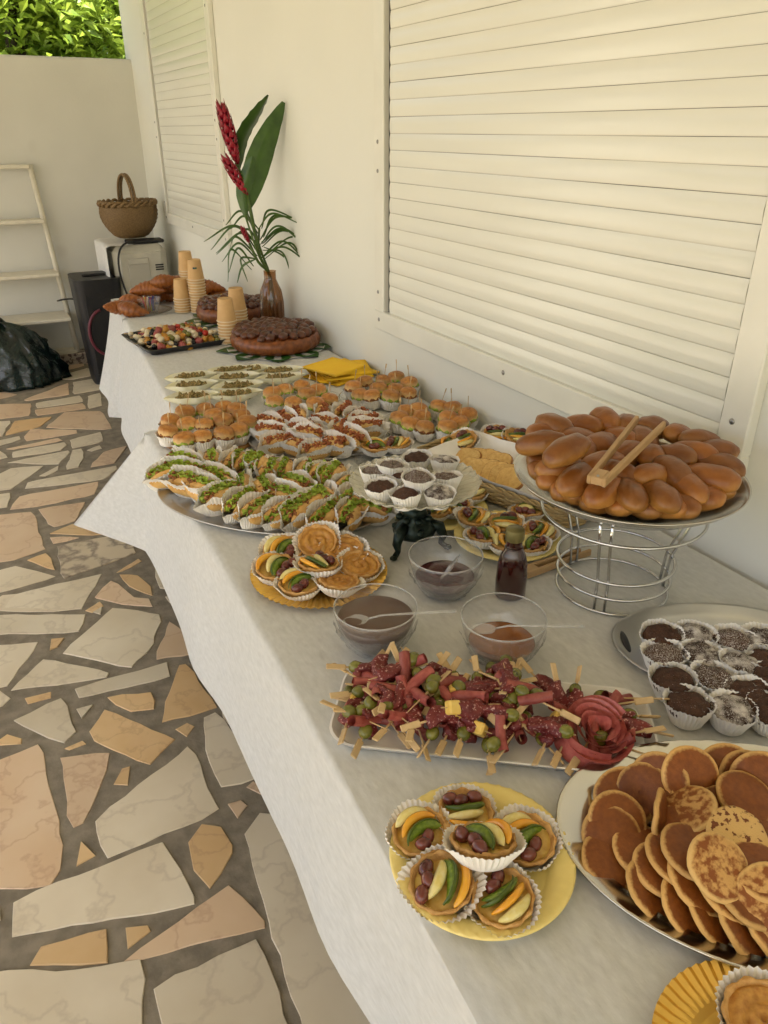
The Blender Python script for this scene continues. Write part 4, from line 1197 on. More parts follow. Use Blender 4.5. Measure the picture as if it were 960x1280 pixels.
rank(it, 'fruit tartlet in paper case, # on the gold fluted plate', 'tartlet', 'fruit tartlets on the gold plate')
al = zl([(470, 200, .026, (0, .55, 1), 0), (620, 265, .014, (0, .25, 1), 1), (715, 355, .007, (.1, .15, 1), 2), (590, 460, .008, (.1, -.1, 1), 0)], 300, 640, 4.8)
it = place('apple_tartlet', APPLE, [(a, b + 2) + tuple(q) for a, b, *q in al], .008, scale=1.12, sd_=9)
rank(it, 'golden apple tartlet in paper case, # on the gold fluted plate', 'tartlet', 'apple tartlets on the gold plate')
g2 = att(968, 1348, .008); g2.z = T + .002
round_dish('plate', goldplate, g2, .104, gold_prof(.104), 'gold fluted plate cut off by the bottom right corner', 'plate', 120, gold_mod, smooth=False)
spawn('apple_tartlet', APPLE[1], g2 + Vector((.020, .030, .008)), frame_n(vcam(0, .05, 1)), 1.1, 'apple tartlet on the gold plate in the bottom right corner', 'tartlet')

# ---------------------------------------------------------------- yellow plates with tartlets behind the stand
Ry = .108
y1c = Vector((.797, 1.258, T + .002)); y2c = Vector((.854, 1.084, T + .002))
round_dish('plate', yellowplastic, y1c, Ry, yprof(Ry), 'yellow plastic plate of tartlets half hidden under the cake stand', 'plate', 132, rope(Ry))
round_dish('plate', yellowplastic, y2c, Ry, yprof(Ry), 'yellow plastic plate of fruit tartlets behind the syrup bottle', 'plate', 132, rope(Ry))
it = place('fruit_tartlet', TART, zl([(390, 395, .008), (470, 378, .008), (540, 328, .008), (430, 340, .008), (320, 380, .008)], 430, 530, 3.43), .008, scale=1.0, sd_=12)
rank(it, 'fruit tartlet in paper case, # on the plate under the cake stand', 'tartlet', 'tartlets on the plate under the cake stand')
it = place('fruit_tartlet', TART, zl([(555, 432, .010), (600, 512, .008), (690, 455, .012), (785, 405, .010), (832, 490, .010), (700, 545, .008), (800, 548, .008)], 430, 530, 3.43), .008, scale=1.0, sd_=14)
rank(it, 'fruit tartlet in paper case, # on the plate behind the bottle', 'tartlet', 'tartlets on the plate behind the bottle')
# small clear dish with two tartlets behind the stand
dc = att(480, 578, .004); dc.z = T + .002
round_dish('saucer', clear, dc, .07, [(.0004, .001), (.05, .001), (.066, .008), (.075, .012), (.0745, .0105), (.066, .006), (.05, 0), (.0004, -.0003)], 'clear glass dish with two tartlets behind the cake stand', 'dish', 40)
it = place('fruit_tartlet', TART, [(468, 566, .012), (497, 562, .012)], .01, scale=1.05, sd_=17)
rank(it, 'fruit tartlet, # of two on clear dish behind the cake stand', 'tartlet', 'two tartlets on the clear dish')

# ---------------------------------------------------------------- wicker tray with sliced loaf
wick = M('wicker_pale', (.52, .40, .20), (.40, .28, .12), rough=.6, sc=40, rnd=.1)
A1, B1 = att(593, 607, .035), att(692, 644, .035)
wd = (B1 - A1); wd.z = 0; wd.normalize()
wyaw = atan2(wd.y, wd.x)
wn_ = Vector((-wd.y, wd.x, 0))
wc = A1 + wd * .02 + wn_ * .115; wc.z = T + .002
def wicker_tray(hx, hy, h):
    P = rrect(hx, hy, .05, 8)
    per = []
    n = len(P)
    for i in range(n):
        a, b = Vector(P[i]), Vector(P[(i + 1) % n])
        k = max(1, int((b - a).length / .012))
        for j in range(k): per.append(a.lerp(b, j / k))
    N_ = len(per)
    mb = MB()
    for q in range(7):
        pts = []
        z_ = .006 + q * h / 7
        for i, p in enumerate(per + [per[0]]):
            c_ = Vector((0, 0)); o_ = p.normalized() * (.0022 * (1 if (i // 2 + q) % 2 else -1) + .010 * q / 7)
            pts.append((p.x + o_.x, p.y + o_.y, z_ + .001 * sin(i * 1.3 + q)))
        mb.tube(pts, .0034, 5, False)
    rim = MB()
    for ph in (0, 2.1, 4.2):
        pts = [(p.x * 1.05 + .004 * cos(i * .9 + ph), p.y * 1.08 + .004 * cos(i * .9 + ph), h + .006 + .004 * sin(i * .9 + ph)) for i, p in enumerate(per + [per[0]])]
        rim.tube(pts, .0033, 5, False)
    base = MB().prism([(p.x * .98, p.y * .98) for p in per], .002, .006)
    return [('woven_side', mb.mesh('woven_side', wick)), ('braided_rim', rim.mesh('braided_rim', wick)), ('base', base.mesh('base', wick, False))]
spawn('wicker_tray', wicker_tray(.225, .105, .038), wc, Euler((0, 0, wyaw)), None, 'pale wicker tray lined with white paper holding sliced loaf', 'tray')
def lin_fn(u, v):
    x = (u - .5) * .40; y = (v - .5) * .22
    e = max(abs(x) / .20, abs(y) / .11)
    return (x, y, .012 + .045 * max(0, e - .72) / .28 + .004 * noise.noise(Vector((x * 20, y * 20, 0))))
spawn('paper_sheet', MB().grid(30, 20, lin_fn).mesh('paper_sheet', paper), wc, Euler((0, 0, wyaw)), None, 'white paper sheet lining the wicker tray', 'paper')
loaf_m = M('loaf_crumb', (.72, .50, .19), (.60, .37, .12), rough=.7, sc=50, bump=.5, bsc=150, rnd=.08)
def slice_mesh():
    P = []
    for i in range(18):
        a = 2 * pi * i / 18
        x, y = cos(a), sin(a)
        P.append((.036 * math.copysign(abs(x) ** .7, x), .028 + .028 * math.copysign(abs(y) ** .7, y)))
    cr = [(x * 1.03, .028 + (y - .028) * 1.03) for x, y in P]
    rx = Matrix.Translation((0, -.028, 0))
    return [('crumb', MB().prism(P, -.0048, .0048, .001).xf(rx).mesh('crumb', loaf_m, False)), ('crust', MB().prism(cr, -.004, .004, .0008).xf(rx).mesh('crust', M('loaf_crust', (.40, .20, .06), (.32, .14, .04), rough=.6), False))]
SLC = slice_mesh()
it = []
for i, (x, y, h) in enumerate([(530, 150, .034), (563, 148, .037), (596, 152, .040), (628, 160, .043), (660, 170, .046), (545, 192, .030), (580, 195, .034), (615, 200, .038), (650, 208, .042), (685, 220, .045), (715, 235, .045)]):
    it.append(spawn('loaf_slice', SLC, att(430 + x / 3.43, 530 + y / 3.43, h), frame_n(vcam(-.55, .42, .75), .3 + random.uniform(-.2, .2)), 1.0))
rank(it, 'yellow loaf slice, # of the fanned slices in the wicker tray', 'bread slice', 'loaf slices in the wicker tray')
it = place('fruit_tartlet', TART, zl([(515, 95, .03, (-.3, .3, 1)), (655, 70, .03, (0, .3, 1)), (740, 85, .03, (.2, .2, 1)), (465, 118, .02, (0, .2, 1))], 430, 530, 3.43), .03, scale=1.05, sd_=19)
rank(it, 'fruit tartlet, # among those behind the loaf slices', 'tartlet', 'tartlets behind the loaf slices')

# ---------------------------------------------------------------- oval platter of lettuce rolls, round platter of ham rolls
op = Vector((.485, 1.478, T + .002))
spawn('serving_tray', oval_tray(.270, .158, .03, alu, 'serving_tray', False, .012), op, Euler((0, 0, radians(-48))), None, 'large oval foil platter crowded with lettuce rolls', 'platter')
def rolls(lst, ox, oy, s, specs, h, name, sc_, fmt, grp, lean=.28, sd_=1):
    r = random.Random(sd_); out = []
    for i, e in enumerate(lst):
        x, y, ang = e[:3]
        px, py = ox + x / s, oy + y / s
        p = att(px, py, h + .022); p.z = T + h + (e[3] if len(e) > 3 else 0)
        yaw = dirang(px, py, ang, h)
        R_ = Matrix.Rotation(yaw, 3, 'Z')
        # lean the open side a little towards the viewer
        ax = R_ @ Vector((1, 0, 0))
        tow = -HF
        sg = 1 if (R_ @ Vector((0, 1, 0))).dot(tow) > 0 else -1
        R_ = R_ @ Matrix.Rotation(-sg * r.uniform(lean * .4, lean * 1.3), 3, 'X') @ Matrix.Rotation(r.uniform(-.12, .12), 3, 'Y')
        out.append(spawn(name, specs[r.randrange(len(specs))], p, R_, sc_ * r.uniform(.93, 1.06)))
    rank(out, fmt, 'sandwich', grp)
rolls([(335, 452, -50), (378, 465, -55), (422, 470, -57), (462, 490, -62), (520, 485, -65), (585, 490, -60), (645, 500, -55), (700, 512, -50), (738, 545, -42), (775, 590, -30), (850, 622, 8),
       (160, 458, 15), (265, 452, 80), (150, 492, 5), (178, 528, 5), (275, 508, 15), (235, 560, 18), (292, 585, -20), (390, 545, -85), (465, 562, 60), (580, 552, 25), (690, 592, 45), (545, 592, 20),
       (350, 610, -35), (420, 635, -32), (510, 640, -28), (578, 645, -38), (662, 662, -42), (752, 655, -55), (325, 545, 40), (625, 610, -30), (100, 500, -10)], 180, 430, 3, ROLL_L, .008, 'lettuce_roll', 1.05, 'small lettuce and meat roll, # on the oval platter', 'lettuce rolls on the oval platter', sd_=31)
hp = Vector((.745, 1.80, T + .002))
spawn('serving_tray', oval_tray(.19, .185, .03, alu, 'serving_tray', False, .012), hp, None, None, 'round foil platter of small rolls with browned ham filling', 'platter')
rolls([(160, 200, 15), (285, 185, 38), (365, 160, 72), (480, 130, -75), (625, 125, -42), (700, 165, -30), (765, 192, -15), (775, 235, -5), (520, 208, 10), (440, 240, 25), (605, 250, -40), (370, 262, 10, .012), (405, 305, 5, .014), (160, 262, 10), (192, 328, -15), (320, 338, 15), (445, 372, -15), (590, 336, 10), (715, 296, 22)],
      310, 495, 5.33, ROLL_H, .008, 'ham_roll_sandwich', 1.0, 'small paper-cased ham roll, # on the round foil platter', 'ham rolls on the round platter', sd_=33)

# ---------------------------------------------------------------- plates of sliders
boardm = M('gold_board', (.40, .22, .07), (.34, .18, .05), rough=.4, sc=8)
def sliders(lst, ox, oy, s, c, R_, mat, dlabel, fmt, grp, cat, sd_, sc_=1.0, rim=.008):
    d = [(.0004, .002), (R_ * .8, .002), (R_ * .95, rim), (R_, rim + .001), (R_ * .96, rim - .002), (R_ * .8, 0), (.0004, 0)]
    round_dish('platter', mat, c, R_, d, dlabel, cat, 44)
    r = random.Random(sd_); out = []
    for i, (x, y) in enumerate(lst):
        px, py = ox + x / s, oy + y / s
        p = att(px, py, .046); p.z = T + .005
        out.append(spawn('mini_burger', SLI[r.randrange(4)], p, Euler((r.uniform(-.12, .12), r.uniform(-.12, .12), r.uniform(0, 6.28))), sc_ * r.uniform(.95, 1.05)))
    rank(out, fmt, 'mini burger', grp)
sliders([(83, 322), (150, 352), (222, 342), (293, 332), (355, 315), (97, 282), (150, 252), (165, 296), (222, 298), (230, 240), (265, 262), (302, 232), (300, 282), (365, 264), (388, 292), (345, 242)], 180, 430, 3, Vector((.505, 1.955, T + .002)), .152, boardm, 'round golden board with mini burgers at the cloth corner', 'mini burger on pick, # on the golden board by the cloth corner', 'mini burgers on the golden board', 'board', 41, rim=.003)
sliders([(488, 212), (560, 217), (638, 222), (690, 203), (530, 168), (592, 152), (655, 168), (486, 178), (605, 186)], 180, 430, 3, Vector((.823, 2.075, T + .002)), .125, clear, 'clear plate of mini burgers beside the endive boats', 'mini burger on pick, # on the plate beside the endive boats', 'mini burgers beside the endive boats', 'plate', 43)
sliders([(35, 224), (98, 232), (172, 237), (255, 217), (65, 167), (140, 162), (205, 150), (270, 177), (128, 200), (200, 202), (5, 192)], 440, 430, 3.69, Vector((1.043, 2.02, T + .002)), .122, clear, 'clear plate of mini burgers against the wall by yellow napkins', 'mini burger on pick, # on the wall-side plate by the napkins', 'mini burgers by the napkins', 'plate', 45)
sliders([(265, 358), (330, 375), (430, 378), (505, 355), (218, 338), (322, 328), (395, 282), (470, 292), (300, 297), (532, 322), (440, 335), (248, 302)], 440, 430, 3.69, Vector((1.045, 1.735, T + .002)), .13, clear, 'clear plate of mini burgers behind the wicker tray', 'mini burger on pick, # on the plate behind the wicker tray', 'mini burgers behind the wicker tray', 'plate', 47)

# ---------------------------------------------------------------- endive boats
endive_m = M('endive', (.84, .80, .54), (.88, .86, .70), rough=.4, sc=25, bump=.2, sss=0)
tuna_m = M('herb_filling', (.42, .30, .13), (.16, .15, .045), rough=.8, sc=130, lo=.4, hi=.6, bump=.8, bsc=200, det=2)
def endive(seed):
    def fn(u, v):
        t = u * 2 - 1
        w = .029 * (1 - abs(t) ** 2.6) + .0006
        a = (v - .5) * pi * .95
        return (t * .07, w * sin(a) * (1 + .1 * sin(u * 20 + seed)), .004 + w * (1 - cos(a)) * .95 + .026 * t * t * (1 if t > 0 else .75))
    return MB().grid(16, 9, fn).mesh('leaf', endive_m)
END = [[('leaf', endive(k)), ('filling', crumbs(tuna_m, .036, .013, k + 50, 'filling', .024, 60, .0075))] for k in range(3)]
it = []
for i, (x, y) in enumerate([(175, 128), (180, 160), (180, 203), (320, 105), (340, 130), (350, 163), (345, 194), (505, 107), (510, 132), (385, 102)]):
    p = att(180 + x / 3, 430 + y / 3, .017); p.z = T - .008
    it.append(spawn('endive_boat', END[i % 3], p, Euler((random.uniform(-.06, .06), 0, dirang(180 + x / 3, 430 + y / 3, -4))), 1.22))
rank(it, 'endive leaf boat with herb filling, # of those behind the burgers', 'endive boat', 'endive boats on the middle table')

# ---------------------------------------------------------------- yellow napkins
nap_m = M('yellow_napkin', (.90, .60, .035), (.88, .56, .03), rough=.8, sc=10, bump=.2, bsc=60, rnd=.05)
def napkin(seed):
    def fn(u, v):
        x, y = (u - .5) * .165, (v - .5) * .165
        return (x, y, .002 * noise.noise(Vector((x * 12 + seed, y * 12, seed))) + .006 * max(0, u - .8) * (seed % 2))
    mb = MB().grid(10, 10, fn)
    n = len(mb.v)
    mb.v += [(x, y, z + .0035) for x, y, z in mb.v]
    mb.f += [tuple(n + i for i in f) for f in mb.f]
    for i in range(9):
        for a, b in ((i * 10, (i + 1) * 10), (i * 10 + 9, (i + 1) * 10 + 9), (i, i + 1), (90 + i, 91 + i)): mb.f.append((a, b, b + n, a + n))
    return mb.mesh('paper_napkin', nap_m)
NAP = [napkin(k) for k in range(4)]
def napkins(c, n, where, sd_, dz=.004):
    r = random.Random(sd_)
    for i in range(n):
        o = spawn('paper_napkin', NAP[i % 4], c + Vector((r.uniform(-.03, .03), r.uniform(-.03, .03), .003 + i * dz)), Euler((0, r.uniform(-.02, .02), r.uniform(-.6, .6))), 1)
        w = 'bottom' if i == 0 else 'topmost' if i == n - 1 else ordn(i + 1) + ' from the bottom'
        tag(o, 'yellow paper napkin, %s of the loose pile %s' % (w, where), 'napkin', 'yellow napkins ' + where)
napkins(Vector((1.06, 2.33, T - .011)), 8, 'behind the mini burgers', 51)
napkins(Vector((1.05, 3.62, T - .011)), 6, 'beside the tall cups', 53, .008)
# ---------------------------------------------------------------- middle table: cakes, black tray, vase, cups
def aty(px, py, Y):
    d = ray(px, py); return CAM + d * (Y / d.y)
T2 = T - .010
leafplate = M('banana_leaf', (.05, .16, .03), (.03, .10, .02), rough=.4, sc=12, stretch=(1, 8, 1))
cake_side = M('cake_side', (.30, .105, .025), (.17, .05, .014), rough=.4, sc=25, bump=.4, bsc=50, coat=.2)
cake_top = M('cake_glaze', (.085, .026, .011), (.15, .047, .016), rough=.3, sc=18, coat=.3, bump=.3, bsc=50)
def pull_cake(c, R_, h, label, sd_):
    r = random.Random(sd_)
    body = MB().lathe([(.0004, .004), (R_ * .93, .004), (R_, h * .25), (R_ * 1.02, h * .5), (R_ * .97, h * .8), (R_ * .8, h * .92), (.0004, h * 1.1)], 72, mod=lambda a, rr, z, j, i: (rr * (1 + (.045 * abs(sin(a * 13)) if 0 < j < 5 else 0)), z)).mesh('cake_body', cake_side)
    tops = MB()
    n = 0
    for ring_, (rr, k) in enumerate(((0, 1), (.22, 6), (.44, 12), (.66, 18), (.86, 23))):
        for i in range(k):
            a = 2 * pi * (i + r.uniform(-.2, .2)) / k + ring_
            q = rr * R_ * r.uniform(.96, 1.04)
            s_ = R_ * .135 * r.uniform(.85, 1.15)
            tops.ell((q * cos(a), q * sin(a), h * .88 + .022 * (1 - rr * rr) + r.uniform(-.004, .006)), (s_, s_, s_ * .75), 9, 6, .15, 2, None, i + ring_)
    lv = MB()
    for i in range(9):
        a = i * 2 * pi / 9 + .2
        def fn(u, v, a=a):
            t = R_ * .8 + .13 * u * R_ / .16 * .75; w = .05 * sin(pi * min(1, u * .8 + .2)) * (2 * v - 1)
            return (t * cos(a) - w * sin(a), t * sin(a) + w * cos(a), .0022 + .003 * abs(2 * v - 1))
        lv.grid(6, 5, fn)
    disc = MB().lathe([(.0004, .003), (R_ * 1.12, .003), (R_ * 1.15, .0042), (R_ * 1.12, .001), (.0004, .0008)], 40).mesh('plate', whiteplastic)
    spawn('cake_plate', [('plate', disc), ('leaf_trim', lv.mesh('leaf_trim', leafplate))], c, None, None, 'white plate with green leaves under the ' + ('front' if sd_ == 1 else 'rear') + ' dark cake', 'plate')
    spawn('pull_apart_cake', [('cake_body', body), ('top_pieces', tops.mesh('top_pieces', cake_top))], c + Vector((0, 0, .004)), None, None, label, 'cake')
pull_cake(Vector((1.0, 2.80, T2)), .165, .068, 'round dark brown glazed pull-apart cake in front of the vase', 1)
pull_cake(Vector((1.005, 3.36, T2)), .150, .075, 'second dark glazed cake half hidden behind the cups and vase', 2)
# black tray with antipasto picks
bt_c = att(218, 424, .0); bt_c.z = T2
blk = tray(blackplastic, .165, .17, .03, 'serving_tray', .022, .003, .018)
brz = radians(8)
spawn('serving_tray', blk, bt_c, Euler((0, 0, brz)), None, 'black square plastic tray of mixed antipasto picks', 'tray')
moz = M('mozzarella', (.70, .62, .44), (.62, .53, .36), rough=.4); tom = M('cherry_tomato', (.42, .03, .015), (.5, .05, .02), rough=.15, sc=20); blko = M('black_olive', (.02, .016, .016), rough=.25)
yel = M('pickled_pepper', (.55, .32, .05), (.5, .22, .04), rough=.35, sc=40)
AP = []
for k in range(5):
    sq = [('mozzarella_ball', moz, .0115), ('tomato', tom, .0125), ('black_olive', blko, .010), ('ham_fold', ham_m, .016), ('olive', olive_m, .011), ('pepper_piece', yel, .013)]
    r = random.Random(k); r.shuffle(sq)
    if k % 2 == 0: sq[0] = ('mozzarella_ball', moz, .0135)
    pr = [('pick', MB().tube([(-.05, 0, 0), (.055, 0, 0)], .0014, 5).mesh('pick', wood_pick))]
    x = -.034
    for nm_, mt_, rr in sq[:4]:
        pr.append((nm_, MB().ell((x + rr, 0, 0), (rr, rr * r.uniform(.8, 1.05), rr * r.uniform(.8, 1)), 10, 7, .15 if 'ham' not in nm_ and 'pep' not in nm_ else .6, 2.2, None, k).mesh(nm_, mt_))); x += rr * 1.75
    AP.append(pr)
it = []
r = random.Random(77)
for lay, (n1, n2) in enumerate(((4, 8), (3, 6))):
    for i in range(n1):
        for j in range(n2):
            p = bt_c + Matrix.Rotation(brz, 3, 'Z') @ Vector(((-.108 + .072 * i + .036 * lay) + r.uniform(-.01, .01), -.125 + .036 * j + .03 * lay + r.uniform(-.006, .006), .019 + .022 * lay))
            it.append(spawn('antipasto_pick', AP[r.randrange(5)], p, Euler((r.uniform(0, 6), r.uniform(-.2, .2), r.uniform(-.5, .5))), r.uniform(.95, 1.1)))
rank(it, 'antipasto pick of cheese, tomato and olives, # on the black tray', 'antipasto pick', 'antipasto picks on the black tray')
# vase
amber = CLEAR('amber_glass', (.62, .40, .20), .06, .22, (.22, .10, .04), ior=1.5)
vb = Vector((1.10, 3.10, T2))
def ribs(a, r_, z, j, i): return r_ * (1 + .035 * cos(a * 14) * (1 if .02 < z < .15 else .2)), z
vprof = [(.0004, 0), (.036, 0), (.040, .006), (.043, .05), (.043, .10), (.037, .14), (.027, .165), (.021, .18), (.0215, .205), (.023, .208)]
spawn('glass_vase', [('vase_body', MB().lathe(vprof, 84, mod=ribs).mesh('vase_body', amber)), ('water', MB().lathe([(.0004, .004), (.033, .004), (.038, .05), (.037, .1), (.0004, .1)], 24).mesh('water', CLEAR('vase_water', (.8, .7, .55), .02, .15, (.3, .18, .08))))], vb, None, 1.15, 'ribbed amber glass bottle vase with red ginger flowers', 'vase')
stem_m = M('stem_green', (.10, .17, .03), (.07, .11, .02), rough=.4, sc=20)
leaf_m = M('ginger_leaf', (.045, .10, .016), (.075, .15, .025), rough=.32, sc=10, stretch=(1, 1, 1), coat=.1)
palm_m = M('palm_leaf', (.05, .11, .02), (.09, .16, .035), rough=.4, sc=15)
red_m = M('ginger_bract', (.36, .008, .03), (.22, .004, .02), rough=.35, sc=15)
def V(px, py, off=0.0):                            # point on the upright plane through the vase
    return atd(px, py, vb) - HF * off
def curve3(pts, n=14):
    P = [Vector(p) for p in pts]
    if len(P) == 2: return [P[0].lerp(P[1], i / n) for i in range(n + 1)]
    out = []
    Q = [P[0] * 2 - P[1]] + P + [P[-1] * 2 - P[-2]]
    m = len(P) - 1
    for s in range(m):
        a, b, c, d = Q[s:s + 4]
        for i in range(n // m + (1 if s == m - 1 else 0)):
            t = i / (n // m)
            out.append(.5 * ((2 * b) + (c - a) * t + (2 * a - 5 * b + 4 * c - d) * t * t + (3 * b - a - 3 * c + d) * t ** 3))
    return out
def blade(pts, w, side, cup=.25, n=16, tipp=.6, twist=0.0):
    """leaf blade along a curve; side = width direction"""
    C_ = curve3(pts, n); mb = MB(); m = len(C_)
    side = Vector(side).normalized()
    def fn(u, v):
        i = min(m - 1, int(round(u * (m - 1))))
        t = i / (m - 1)
        wd_ = w * (sin(pi * (t * .93 + .05)) ** tipp)
        s = (v - .5) * 2
        d = (C_[min(i + 1, m - 1)] - C_[max(0, i - 1)]).normalized()
        sd2 = (side - d * side.dot(d)).normalized(); nn = d.cross(sd2)
        ang = twist * t
        sd3 = sd2 * cos(ang) + nn * sin(ang); nn = d.cross(sd3)
        return C_[i] + sd3 * (s * wd_ * .5) + nn * (abs(s) * wd_ * cup + (.002 * sin(u * 40) * abs(s) if w > .04 else 0))
    mb.grid(m, 7, fn)
    return mb
def local(mb, o): return mb.xf(Matrix.Translation(-o))
def ginger(base_px, tip_px, rad, nb, stem_px, label, off, sd_):
    a, b = V(*base_px, off), V(*tip_px, off)
    d = (b - a); L_ = d.length; d.normalize()
    r = random.Random(sd_)
    o0 = vb + Vector((0, 0, .10))
    parts = [('stem', local(MB().tube(curve3([o0 + Vector((.004 * sd_ - .01, 0, -.07)), vb + Vector((.003, 0, .21))] + [V(*q, off) for q in stem_px] + [a]), .0055, 7), o0).mesh('stem', stem_m))]
    br = MB()
    u_ = d.orthogonal().normalized(); w_ = d.cross(u_)
    for i in range(nb):
        t = i / nb
        ang = i * 2.4
        prof = sin(pi * (.12 + .80 * (1 - t))) ** .7
        out = (u_ * cos(ang) + w_ * sin(ang))
        p0 = a + d * (L_ * (t * .92))
        ln = rad * (1.0 + .5 * t) * (1.55 - .35 * t)
        tip = p0 + out * rad * prof * .95 + d * ln * .95
        mid = p0 + out * rad * prof * .8 + d * ln * .35
        sdv = d.cross(out)
        br.tube([p0, mid, tip], [rad * .2, rad * .42, rad * .02], 6, True, .3, out)
    parts.append(('flower_head', local(br, o0).mesh('flower_head', red_m)))
    spawn('ginger_flower', parts, o0, None, None, label, 'flower', 'red ginger flowers in the vase')
ginger((298, 205), (278, 134), .030, 46, [(326, 320), (312, 250)], 'tallest red ginger flower in the amber vase', .02, 1)
ginger((311, 243), (284, 198), .024, 40, [(327, 320), (318, 280)], 'red ginger flower hanging lower beneath the tallest one', .04, 2)
ginger((314, 302), (306, 284), .013, 26, [(325, 325)], 'small red ginger bud low among the palm leaves', .05, 3)
def vleaf(name, pts, w, side, label, mat, group, cup=.12, off=.0, tipp=.6, twist=0.0, stem=None):
    o0 = vb + Vector((0, 0, .10))
    P = [V(*q, off) for q in pts]
    parts = [('blade', local(blade(P, w, side, cup, 18, tipp, twist), o0).mesh('blade', mat))]
    S_ = [vb + Vector((.005, 0, .03)), vb + Vector((.002, 0, .21))] + [V(*q, off) for q in (stem or [])] + [P[0]]
    parts.append(('stem', local(MB().tube(curve3(S_), .004, 6), o0).mesh('stem', stem_m)))
    spawn(name, parts, o0, None, None, label, 'leaf', group)
vleaf('ginger_leaf', [(297, 212), (303, 175), (320, 145), (335, 119)], .072, RT + HF * .9, 'broad dark green leaf with the shorter blade beside the flower', leaf_m, 'broad leaves in the vase', .16, -.02, .7, .3, [(324, 310), (305, 240)])
vleaf('ginger_leaf', [(309, 262), (318, 225), (333, 180), (356, 128)], .100, RT + HF * .25, 'longest broad green leaf reaching up right from the vase', leaf_m, 'broad leaves in the vase', .10, .03, .7, .2, [(328, 315), (318, 285)])
vleaf('ginger_leaf', [(309, 268), (306, 240), (313, 215), (318, 195)], .06, RT, 'narrow folded green leaf in front of the longest leaf', leaf_m, 'broad leaves in the vase', .3, .05, .7, .2, [(326, 318)])
PALM = [([(322, 318), (300, 292), (268, 318)], -.03), ([(322, 322), (300, 302), (279, 326)], .03), ([(320, 330), (300, 308), (289, 338)], .06), ([(325, 300), (345, 272), (380, 276)], .0), ([(326, 310), (355, 290), (394, 320)], -.03), ([(327, 322), (356, 300), (388, 332)], .04), ([(326, 305), (352, 282), (398, 325)], .02),
        ([(328, 325), (366, 303), (386, 356)], .05), ([(322, 295), (302, 272), (286, 288)], -.04), ([(325, 285), (342, 266), (376, 278)], .05), ([(322, 305), (292, 283), (264, 312)], .01), ([(324, 320), (306, 330), (300, 350)], .07), ([(326, 315), (350, 318), (362, 345)], -.05)]
fr_ = []
def palm_blade(q, off):
    P = [V(*p, off) for p in q]
    P[1] = P[1] + HF * random.uniform(-.02, .02)
    return blade(P, .0095, HF * .5 + HF.cross(P[-1] - P[0]).normalized(), .12, 28, .5)
for q, off in list(PALM):
    j = lambda p, s_: (p[0] + random.uniform(-s_, s_), p[1] + random.uniform(-s_, s_))
    PALM.append(([j(q[0], 3), j(q[1], 7), j(q[2], 12)], off + random.uniform(-.06, .06)))
o0 = vb + Vector((0, 0, .10))
for i, (q, off) in enumerate(PALM):
    fr_.append(('leaflet', local(palm_blade(q, off), o0).mesh('leaflet', palm_m)))
fr_.append(('stem', local(MB().tube(curve3([vb + Vector((-.006, .004, .03)), vb + Vector((-.003, 0, .21)), V(324, 318), V(324, 285)]), .0045, 6), o0).mesh('stem', stem_m)))
spawn('palm_frond', fr_, o0, None, None, 'spray of thin drooping palm leaflets around the vase mouth', 'palm leaf')
# paper cups, upside down in nested stacks
kraft = M('kraft_cup', (.66, .44, .21), (.62, .40, .18), rough=.6, sc=20, rnd=.04)
cup_rim = M('cup_rim', (.78, .66, .46), rough=.5)
cup_me = MB().lathe([(.0385, .0), (.0372, .004), (.0285, .086), (.0275, .088), (.026, .0865), (.0004, .0865)], 28).mesh('cup_body', kraft)
rim_me = MB().ring(.0383, .0022, .0022, n=28).mesh('rim', cup_rim)
logo_a = M('print_blue', (.03, .10, .14), rough=.6); logo_b = M('print_green', (.07, .16, .10), rough=.6)
def cups(px, py, n, where, dz=.0122, logo=False):
    c = att(px, py, 0); c.z = T2 + .001
    for i in range(n):
        o = spawn('paper_cup', [('cup_body', cup_me), ('rim', rim_me)], c + Vector((random.uniform(-.001, .001), random.uniform(-.001, .001), i * dz)), Euler((0, 0, -YAW)))
        w = 'bottom' if i == 0 else 'topmost' if i == n - 1 else ordn(n - i) + ' from the top'
        tag(o, 'upturned kraft cup, %s in stack %s' % (w, where), 'cup', 'cups in the stack ' + where)
    if logo:
        for k, mt_ in enumerate((logo_a, logo_b)):
            mb = MB().grid(4, 2, lambda u, v: ((.0335 - .0076 * v * .1 + .0008) * cos(-pi / 2 + .22 + (u - .5) * .26 + (k - .5) * .28 + .0), (.0335 + .0008) * sin(-pi / 2 + .22 + (u - .5) * .26 + (k - .5) * .28), .050 + .008 * v))
            obj('printed_mark', mb.mesh('printed_mark', mt_), o)
cups(229, 387, 6, 'at front left')
cups(249, 387, 13, 'with the small printed mark', logo=True)
cups(238, 378, 14, 'at the back')
cups(286, 425, 8, 'nearest the front dark cake')
cups(299, 414, 9, 'beside the vase')
